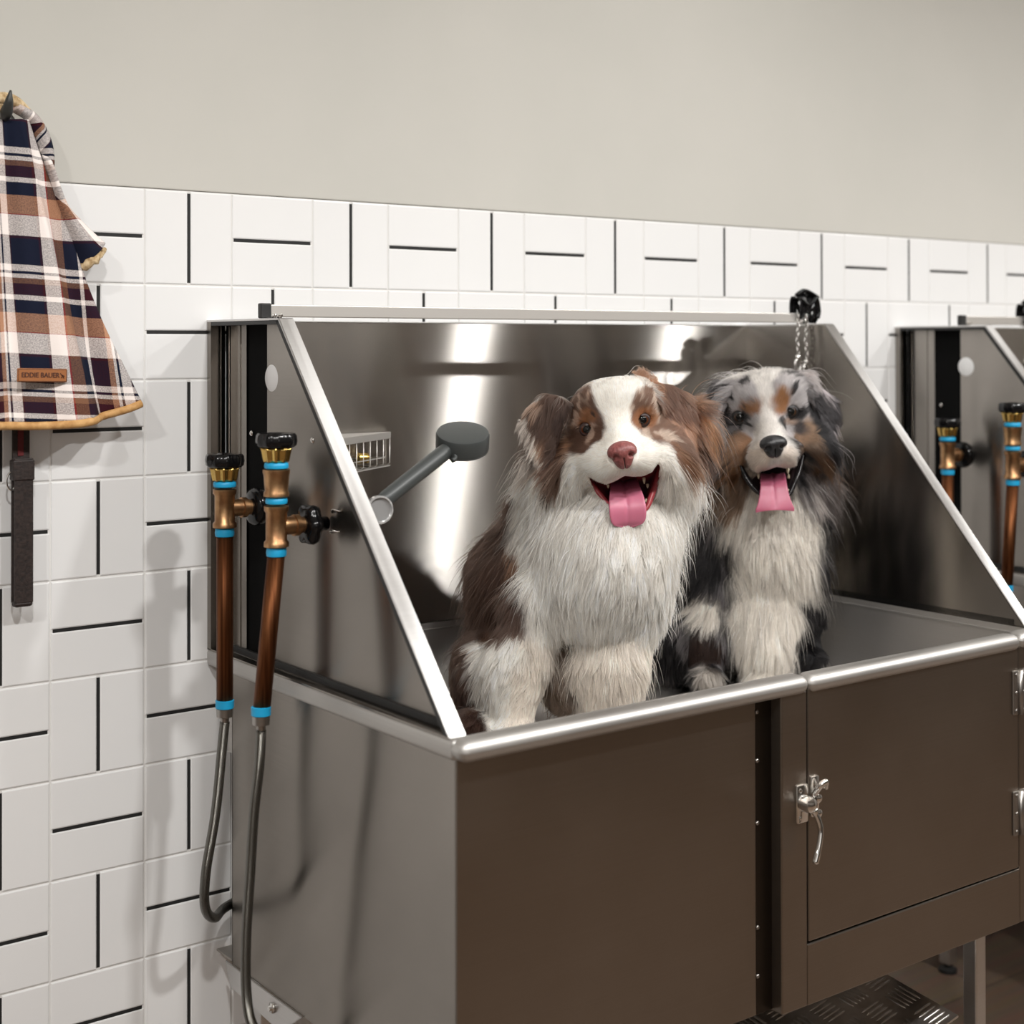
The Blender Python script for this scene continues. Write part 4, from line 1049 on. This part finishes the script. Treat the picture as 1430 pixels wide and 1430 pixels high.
# front legs and paws
g1.cap([(748, 850, -.04, 42), (720, 930, -.01, 31), (716, 1015, .01, 25)], k=.05)
g1.cap([(880, 850, -.04, 40), (853, 930, -.01, 36), (852, 1015, .01, 28)], k=.05)
g1.ell(715, 1026, .03, 27, 16, .045, k=.02); g1.ell(853, 1026, .03, 28, 16, .045, k=.02)
g1.ell(662, 1006, -.02, 26, 14, .07, k=.02)
EL1 = [(761, 546), (782, 549), (799, 560), (790, 582), (784, 607), (777, 640), (762, 664), (746, 638), (733, 607), (725, 588), (742, 563)]
ER1 = [(888, 528), (908, 529), (937, 534), (960, 545), (973, 567), (972, 595), (964, 622), (948, 612), (934, 590), (924, 568), (905, 546)]
g1.flap(EL1, lambda x, y: .010+.0008*(y-560)*.35-.0006*np.abs(x-785)*.9, .008)
g1.flap(ER1, lambda x, y: .010+.0008*(y-545)*.35-.0006*np.abs(x-915)*.9, .008)
MO1 = [(820, 663), (834, 672), (849, 677), (862, 671), (872, 664), (884, 666), (897, 665), (909, 659), (919, 646), (922, 652), (917, 672), (909, 695), (902, 710), (888, 720), (868, 720), (854, 708), (840, 693), (828, 677)]
def colour1(x, y, d, P):
    on = d > -.06
    ear = (poly_sdf(x, y, EL1) < 8) | (poly_sdf(x, y, ER1) < 8)
    L_ = []
    back = sstep(-.085, -.12, d)
    L_.append(([(560, 700), (706, 725), (722, 760), (733, 800), (741, 850), (735, 880), (716, 882), (690, 888), (668, 900), (660, 925), (668, 950), (640, 1000), (560, 1000)], BRN, 7, (LBR, .25, 70), None))
    L_.append(([(560, 925), (630, 912), (650, 945), (668, 985), (688, 1022), (690, 1200), (560, 1200)], DBR, 6, (BRN, .2, 80), None))
    L_.append(([(735, 880), (930, 880), (930, 1100), (690, 1100)], (.80, .72, .63), 9, None, None)); L_.append(([(752, 890), (806, 890), (806, 1100), (756, 1100)], (.22, .15, .105), 6, None, 1-sstep(-.05, -.02, d)))  # lower fur and gap between the legs: shade painted into the coat
    L_.append(((628, 912, 10, 20, 0), (.55, .42, .34), 7, None, None))
    # eye patches
    L_.append(([(800, 547), (822, 540), (832, 543), (829, 560), (843, 578), (848, 598), (842, 615), (826, 629), (800, 640), (788, 656), (770, 655), (776, 612), (782, 575)], (.105, .052, .034), 3, ((.42, .29, .22), .10, 210), on))
    L_.append(([(886, 556), (906, 546), (925, 560), (938, 592), (948, 612), (968, 622), (964, 640), (940, 634), (918, 620), (896, 607), (882, 592), (879, 572)], (.17, .09, .06), 3, ((.48, .36, .28), .05, 210), on))
    L_.append(((824, 586, 15, 9, -10), (.24, .09, .035), 3, (DBR, .3, 190), on)); L_.append(((898, 587, 16, 13, -10), (.27, .105, .045), 3, ((.36, .2, .12), .2, 190), on))
    L_.append(((944, 624, 13, 6, 0), (.18, .08, .04), 4, None, on)); L_.append(((790, 641, 9, 8, 0), (.10, .055, .036), 4, None, on))
    L_.append(((803, 618, 16, 18, 0), (.075, .038, .025), 4, (LBR, .1, 210), on))
    # ears
    L_.append((EL1, BRN, 6, (LBR, .35, 110), None)); L_.append(([(715, 592), (731, 572), (738, 590), (752, 612), (765, 638), (764, 672), (748, 652), (728, 620)], (.74, .66, .59), 4, (LBR, .55, 90), None))
    L_.append(((744, 560, 14, 8, 30), (.55, .36, .26), 5, None, None))
    L_.append(([(778, 570), (792, 560), (797, 580), (788, 610), (782, 650), (768, 668), (762, 660), (776, 620)], DBR, 4, None, None))
    L_.append(([(880, 518), (910, 522), (940, 528), (966, 542), (980, 567), (980, 600), (968, 630), (948, 618), (930, 592), (916, 560), (898, 544)], (.13, .06, .038), 5, ((.34, .17, .10), .15, 90), None))
    L_.append(([(960, 540), (985, 545), (1010, 580), (1012, 650), (1000, 640), (990, 590), (975, 560)], (.30, .125, .055), 5, (DBR, .3, 80), None))
    L_.append(((984, 605, 13, 34, -8), (.05, .03, .025), 6, (COP, .3, 80), None))
    c = paint(WHT, x, y, P, L_)
    bk = back*((x < 735) | (y < 640)); c = c*(1-bk[:, None])+np.array(BRN)*bk[:, None]
    # creamy tone deep in the ruff
    return c
spec1 = dict(base=(800, 1000, -.05), eyes=[(820, 600), (898, 586.5)], eye_r=.0112, eye_clear=(9.5, 7.8), mouth=MO1, mouth_d=.018, mouth_col=(.035, .006, .01), mouth_edge=(.30, .04, .05), pupil=.60,
    bbox=(596, 515, 1012, 1050), front=.16, back=.40, colour=colour1, head=(866, 605), face_r=88, rim_y=1030, nose=(870, 636, 20, 20), nose_d=.128, roll=10,
    ears=[(EL1, (-.35, .9, .15), .024, -.03), (ER1, (.45, .85, .15), .024, -.03)],
    locks=[(899, 530, 9, (-.1, -1, .1), 1.6, .9), (745, 553, 12, (-1, -.15, 0), 1.0, .5), (728, 590, 14, (-1, .3, 0), .9, .5), (985, 610, 30, (.5, 1, 0), 1.1, .5),
           (688, 790, 45, (-.9, 1, 0), 1.6, .7), (850, 870, 50, (0, 1, 0), 1.3, .45), (877, 737, 22, (0, 1, -.2), .45, .1), (735, 690, 30, (-1, .5, 0), 1.0, .6), (800, 800, 60, (-.1, 1, 0), 1.3, .45), (640, 930, 40, (-.4, .8, 0), .7, .4), (725, 960, 50, (-.45, 1, 0), .62, .35), (862, 950, 50, (.05, 1, 0), .95, .35),
           (822, 588, 10, (-.5, -.8, -.2), .7, .15), (898, 575, 10, (.4, -.9, -.2), .7, .15)],
    iris='iris_amber', lid='lid_brown', nose_mat='nose_pink', lip_mat='lip_pink',
    tongue=dict(path=[(871, 672, .016), (872, 676, .040), (874, 690, .066), (876, 708, .080), (877, 726, .080), (877, 735, .074)], w=[17, 18.5, 19, 20, 22, 24, 25, 25, 23.5, 19, 6], roll=4, curl=.0, endcurve=.25),
    lips=[[(819, 663, .035, 2), (828, 677, .040, 4), (840, 693, .046, 4.5), (854, 709, .055, 4), (868, 720, .060, 3)], [(921, 647, .035, 2), (918, 668, .040, 4.5), (910, 692, .048, 5), (903, 709, .055, 4), (890, 720, .060, 3)]],
    teeth=[(849, 676, .045, 2.2, 6, 1), (899, 667, .045, 2.4, 9, 1), (904, 676, .03, 2.4, 6, 1), (902, 702, .046, 1.9, 6, -1), (857, 704, .046, 1.9, 5, -1)])
build_dog(g1, 'd1', 'brown and white fluffy dog with a pink nose sitting on the left in the tub', spec1, int(75000*HQ), int(125000*HQ), 1)
# ---- the blue merle dog, sitting on the right
g2 = Dog(2.70)
CRM, BLK, GRY, LGR, TAN = (.78, .72, .64), (.012, .011, .012), (.22, .20, .205), (.42, .39, .39), (.27, .115, .045)
g2.ell(1072, 578, -.010, 60, 52, .078, k=.02); g2.ell(1056, 556, .02, 28, 22, .05, k=.03); g2.ell(1092, 552, .02, 28, 22, .05, k=.03)
g2.cap([(1073, 575, .042, 18), (1080, 612, .095, 15)], k=.025)
g2.ell(1065, 636, .076, 22, 19, .046, k=.026); g2.ell(1099, 632, .076, 21, 19, .046, k=.026); g2.ell(1081, 625, .10, 17, 14, .034, k=.02)
g2.ell(1026, 626, -.005, 28, 28, .055, k=.03); g2.ell(1126, 614, -.005, 28, 30, .055, k=.03)
g2.cap([(1076, 668, .0, 27), (1080, 682, .048, 20)], k=.02)
g2.ell(1076, 680, -.085, 78, 74, .10, k=.04); g2.ell(1070, 760, -.07, 76, 95, .11, k=.04); g2.ell(1060, 850, -.07, 68, 80, .10, k=.04)
g2.ell(1060, 880, -.05, 50, 56, .085, k=.04)
g2.cap([(1080, 740, -.15, 56), (1045, 840, -.18, 58), (1020, 880, -.16, 48)], k=.05)
g2.ell(958, 890, -.08, 42, 46, .09, k=.04); g2.ell(940, 915, -.10, 26, 36, .08, k=.03); g2.ell(1085, 850, -.13, 38, 60, .08, k=.04)
g2.cap([(1112, 800, -.12, 24), (1128, 860, -.10, 16), (1130, 905, -.09, 15)], k=.02); g2.ell(1130, 912, -.07, 16, 12, .035, k=.015)
g2.cap([(1022, 740, -.09, 30), (1000, 810, -.06, 28), (988, 880, -.02, 22), (986, 935, .0, 17)], k=.04)
g2.cap([(1075, 850, -.02, 32), (1068, 900, .01, 26), (1066, 935, .02, 22)], k=.03)
g2.ell(986, 942, .03, 20, 12, .04, k=.02); g2.ell(1066, 946, .035, 20, 12, .04, k=.02)
EL2 = [(986, 541), (1000, 528), (1016, 529), (1022, 541), (1016, 560), (1010, 585), (1000, 602), (989, 580), (986, 558)]
ER2 = [(1110, 522), (1134, 520), (1148, 538), (1168, 553), (1172, 574), (1167, 597), (1157, 612), (1147, 597), (1138, 576), (1128, 554), (1114, 537)]
g2.flap(EL2, lambda x, y: .012+.0008*(y-555)*.35-.0006*np.abs(x-1018)*.9, .008)
g2.flap(ER2, lambda x, y: .012+.0008*(y-545)*.35-.0006*np.abs(x-1125)*.9, .008)
MO2 = [(1034, 649), (1046, 656), (1058, 661), (1070, 656), (1084, 651), (1098, 654), (1110, 648), (1120, 632), (1124, 637), (1117, 656), (1109, 673), (1101, 691), (1088, 694), (1070, 692), (1059, 686), (1049, 677), (1040, 663)]
def colour2(x, y, d, P):
    on = d > -.06; L_ = []
    mer = (BLK, .18, 170)
    # body: dark sides, cream chest
    L_.append(([(1012, 695), (1030, 676), (1060, 690), (1110, 690), (1130, 672), (1138, 700), (1134, 760), (1126, 830), (1116, 870), (1110, 950), (1040, 960), (1030, 900), (1020, 850), (1024, 790), (1014, 740)], CRM, 9, ((.42, .37, .34), .7, 75), None))
    L_.append(((985, 845, 24, 24, 0), CRM, 8, None, None)); L_.append(((988, 958, 18, 26, 0), (.5, .45, .4), 6, None, None)); L_.append(((985, 900, 28, 26, 0), (.03, .016, .012), 7, None, None))
    L_.append(([(1112, 815), (1150, 800), (1160, 960), (1108, 960), (1116, 880)], BLK, 6, None, None))
    L_.append(((1108, 850, 9, 28, 0), CRM, 6, None, None))
    L_.append(([(1002, 640), (1034, 648), (1046, 680), (1030, 700), (1008, 700)], (.20, .12, .075), 6, ((.45, .36, .28), .2, 100), None)); L_.append(([(1122, 645), (1150, 630), (1160, 690), (1140, 705), (1116, 690)], (.12, .10, .095), 6, ((.45, .40, .37), .2, 100), None))
    # face: merle grey
    L_.append(((1072, 560, 68, 60, 0), LGR, 6, mer, on))
    L_.append(([(1050, 520), (1092, 520), (1080, 545), (1078, 570), (1092, 600), (1108, 625), (1112, 655), (1090, 650), (1060, 660), (1048, 640), (1052, 612), (1060, 585), (1062, 560)], (.74, .70, .66), 3, None, on))
    # tan brows and cheeks
    L_.append(((1049, 571, 16, 9, -15), TAN, 6, ((.10, .05, .03), .25, 230), on)); L_.append(((1090, 565, 12, 15, 0), TAN, 6, ((.10, .05, .03), .25, 230), on))
    L_.append(((1036, 624, 14, 18, 0), (.28, .155, .09), 5, (BLK, .5, 110), on)); L_.append(((1121, 608, 11, 18, 0), (.30, .18, .11), 5, (BLK, .5, 110), on))
    L_.append(((1026, 652, 18, 12, 0), TAN, 4, None, on)); L_.append(((1136, 638, 9, 14, 0), (.16, .075, .035), 5, None, None))
    L_.append(((1034, 586, 17, 10, -15), BLK, 3, None, on)); L_.append(((1110, 580, 15, 10, -15), BLK, 3, None, on)); L_.append(((1028, 602, 16, 7, -35), BLK, 3, None, on)); L_.append(((1112, 596, 13, 6, 45), (.05, .04, .04), 3, None, on))
    L_.append(((1102, 590, 7, 5, 0), (.30, .2, .15), 3, None, on))
    L_.append(((1062, 640, 12, 22, 10), (.62, .52, .44), 4, None, on)); L_.append(((1100, 640, 12, 16, -10), (.70, .62, .55), 4, None, on))
    L_.append(((1012, 590, 12, 32, 0), BLK, 4, None, None)); L_.append(((1134, 578, 9, 30, -12), BLK, 4, None, None))
    # ears
    L_.append((EL2, (.035, .03, .033), 6, ((.50, .46, .46), .25, 110), None)); L_.append(([(1098, 515), (1140, 510), (1155, 535), (1180, 550), (1182, 580), (1172, 605), (1158, 622), (1143, 597), (1130, 565), (1110, 540)], (.030, .027, .029), 5, ((.40, .35, .36), .2, 90), None))
    L_.append(((1120, 522, 20, 10, 20), (.5, .45, .44), 5, None, None))
    base = np.array(BLK)+0*P; g_ = sstep(-.1, .45, wnoise(P, 65, 77)+.5*wnoise(P, 190, 78))[:, None]
    c = paint(BLK, x, y, P, L_)
    # dark coat mottled grey where nothing lighter was laid
    g_ = g_*(1-sstep(1100, 1112, x)*sstep(800, 820, y))[:, None]
    dark = (np.abs(c-np.array(BLK)).sum(1) < .01)[:, None] & (y[:, None] > 560)
    c = np.where(dark, np.array(BLK)*(1-g_)+np.array(GRY)*g_*.8, c)
    return c
spec2 = dict(base=(1060, 950, -.05), eyes=[(1034.5, 583), (1105, 575)], eye_r=.0130, eye_clear=(9.2, 7.6), mouth=MO2, mouth_d=.018, mouth_col=(.02, .008, .009), mouth_edge=(.012, .010, .011), pupil=.62,
    bbox=(895, 508, 1185, 962), front=.17, back=.32, colour=colour2, head=(1076, 592), face_r=74, rim_y=955, nose=(1081, 624, 18.5, 16.5), nose_d=.135, roll=6,
    ears=[(EL2, (-.3, .9, .15), .024, -.03), (ER2, (.45, .85, .15), .026, -.03)],
    locks=[(1120, 520, 9, (.1, -1, 0), 1.2, .7), (1170, 552, 10, (1, .1, 0), 1.0, .5), (1155, 700, 34, (.9, .8, 0), 1.25, .55), (1145, 790, 35, (.8, 1, 0), 1.7, .6), (1130, 880, 22, (0, 1, 0), .3, .25), (990, 920, 50, (-.1, 1, 0), .6, .3),
           (1060, 860, 70, (.0, 1, 0), 1.6, .35), (1081, 718, 20, (0, 1, -.2), .5, .1), (1130, 890, 25, (0, 1, 0), .45, .3), (1035, 570, 8, (-.5, -.8, -.2), .7, .15), (1104, 562, 8, (.4, -.9, -.2), .7, .15)],
    tongue_col=(.46, .12, .19), iris='iris_dark', lid='lid_black', nose_mat='nose_black', lip_mat='lip_black', len=1.08, thick=1.1,
    tongue=dict(path=[(1078, 664, .022), (1079, 664, .052), (1080, 676, .080), (1081, 694, .092), (1082, 708, .098), (1082, 715, .098)], w=[15, 16.5, 17.5, 18, 20, 23, 26.5, 26], roll=2, curl=.8, endcurve=-.6),
    lips=[[(1034, 649, .035, 2), (1041, 664, .040, 5.5), (1050, 678, .048, 5.5), (1060, 688, .055, 4), (1070, 693, .058, 3)], [(1122, 633, .035, 2), (1117, 655, .042, 4), (1110, 673, .050, 4), (1102, 690, .055, 3.5), (1090, 694, .058, 3)]],
    teeth=[(1059, 662, .05, 2.0, 7, 1), (1100, 654, .05, 2.2, 8, 1), (1063, 675, .044, 1.8, 5, -1), (1101, 668, .044, 2., 6, -1), (1101, 688, .05, 1.6, 5, -1)])
build_dog(g2, 'd2', 'grey merle dog with tan cheeks and black nose sitting on the right in the tub', spec2, int(65000*HQ), int(110000*HQ), 2)
sc = bpy.context.scene
sc.view_settings.view_transform = 'Standard'
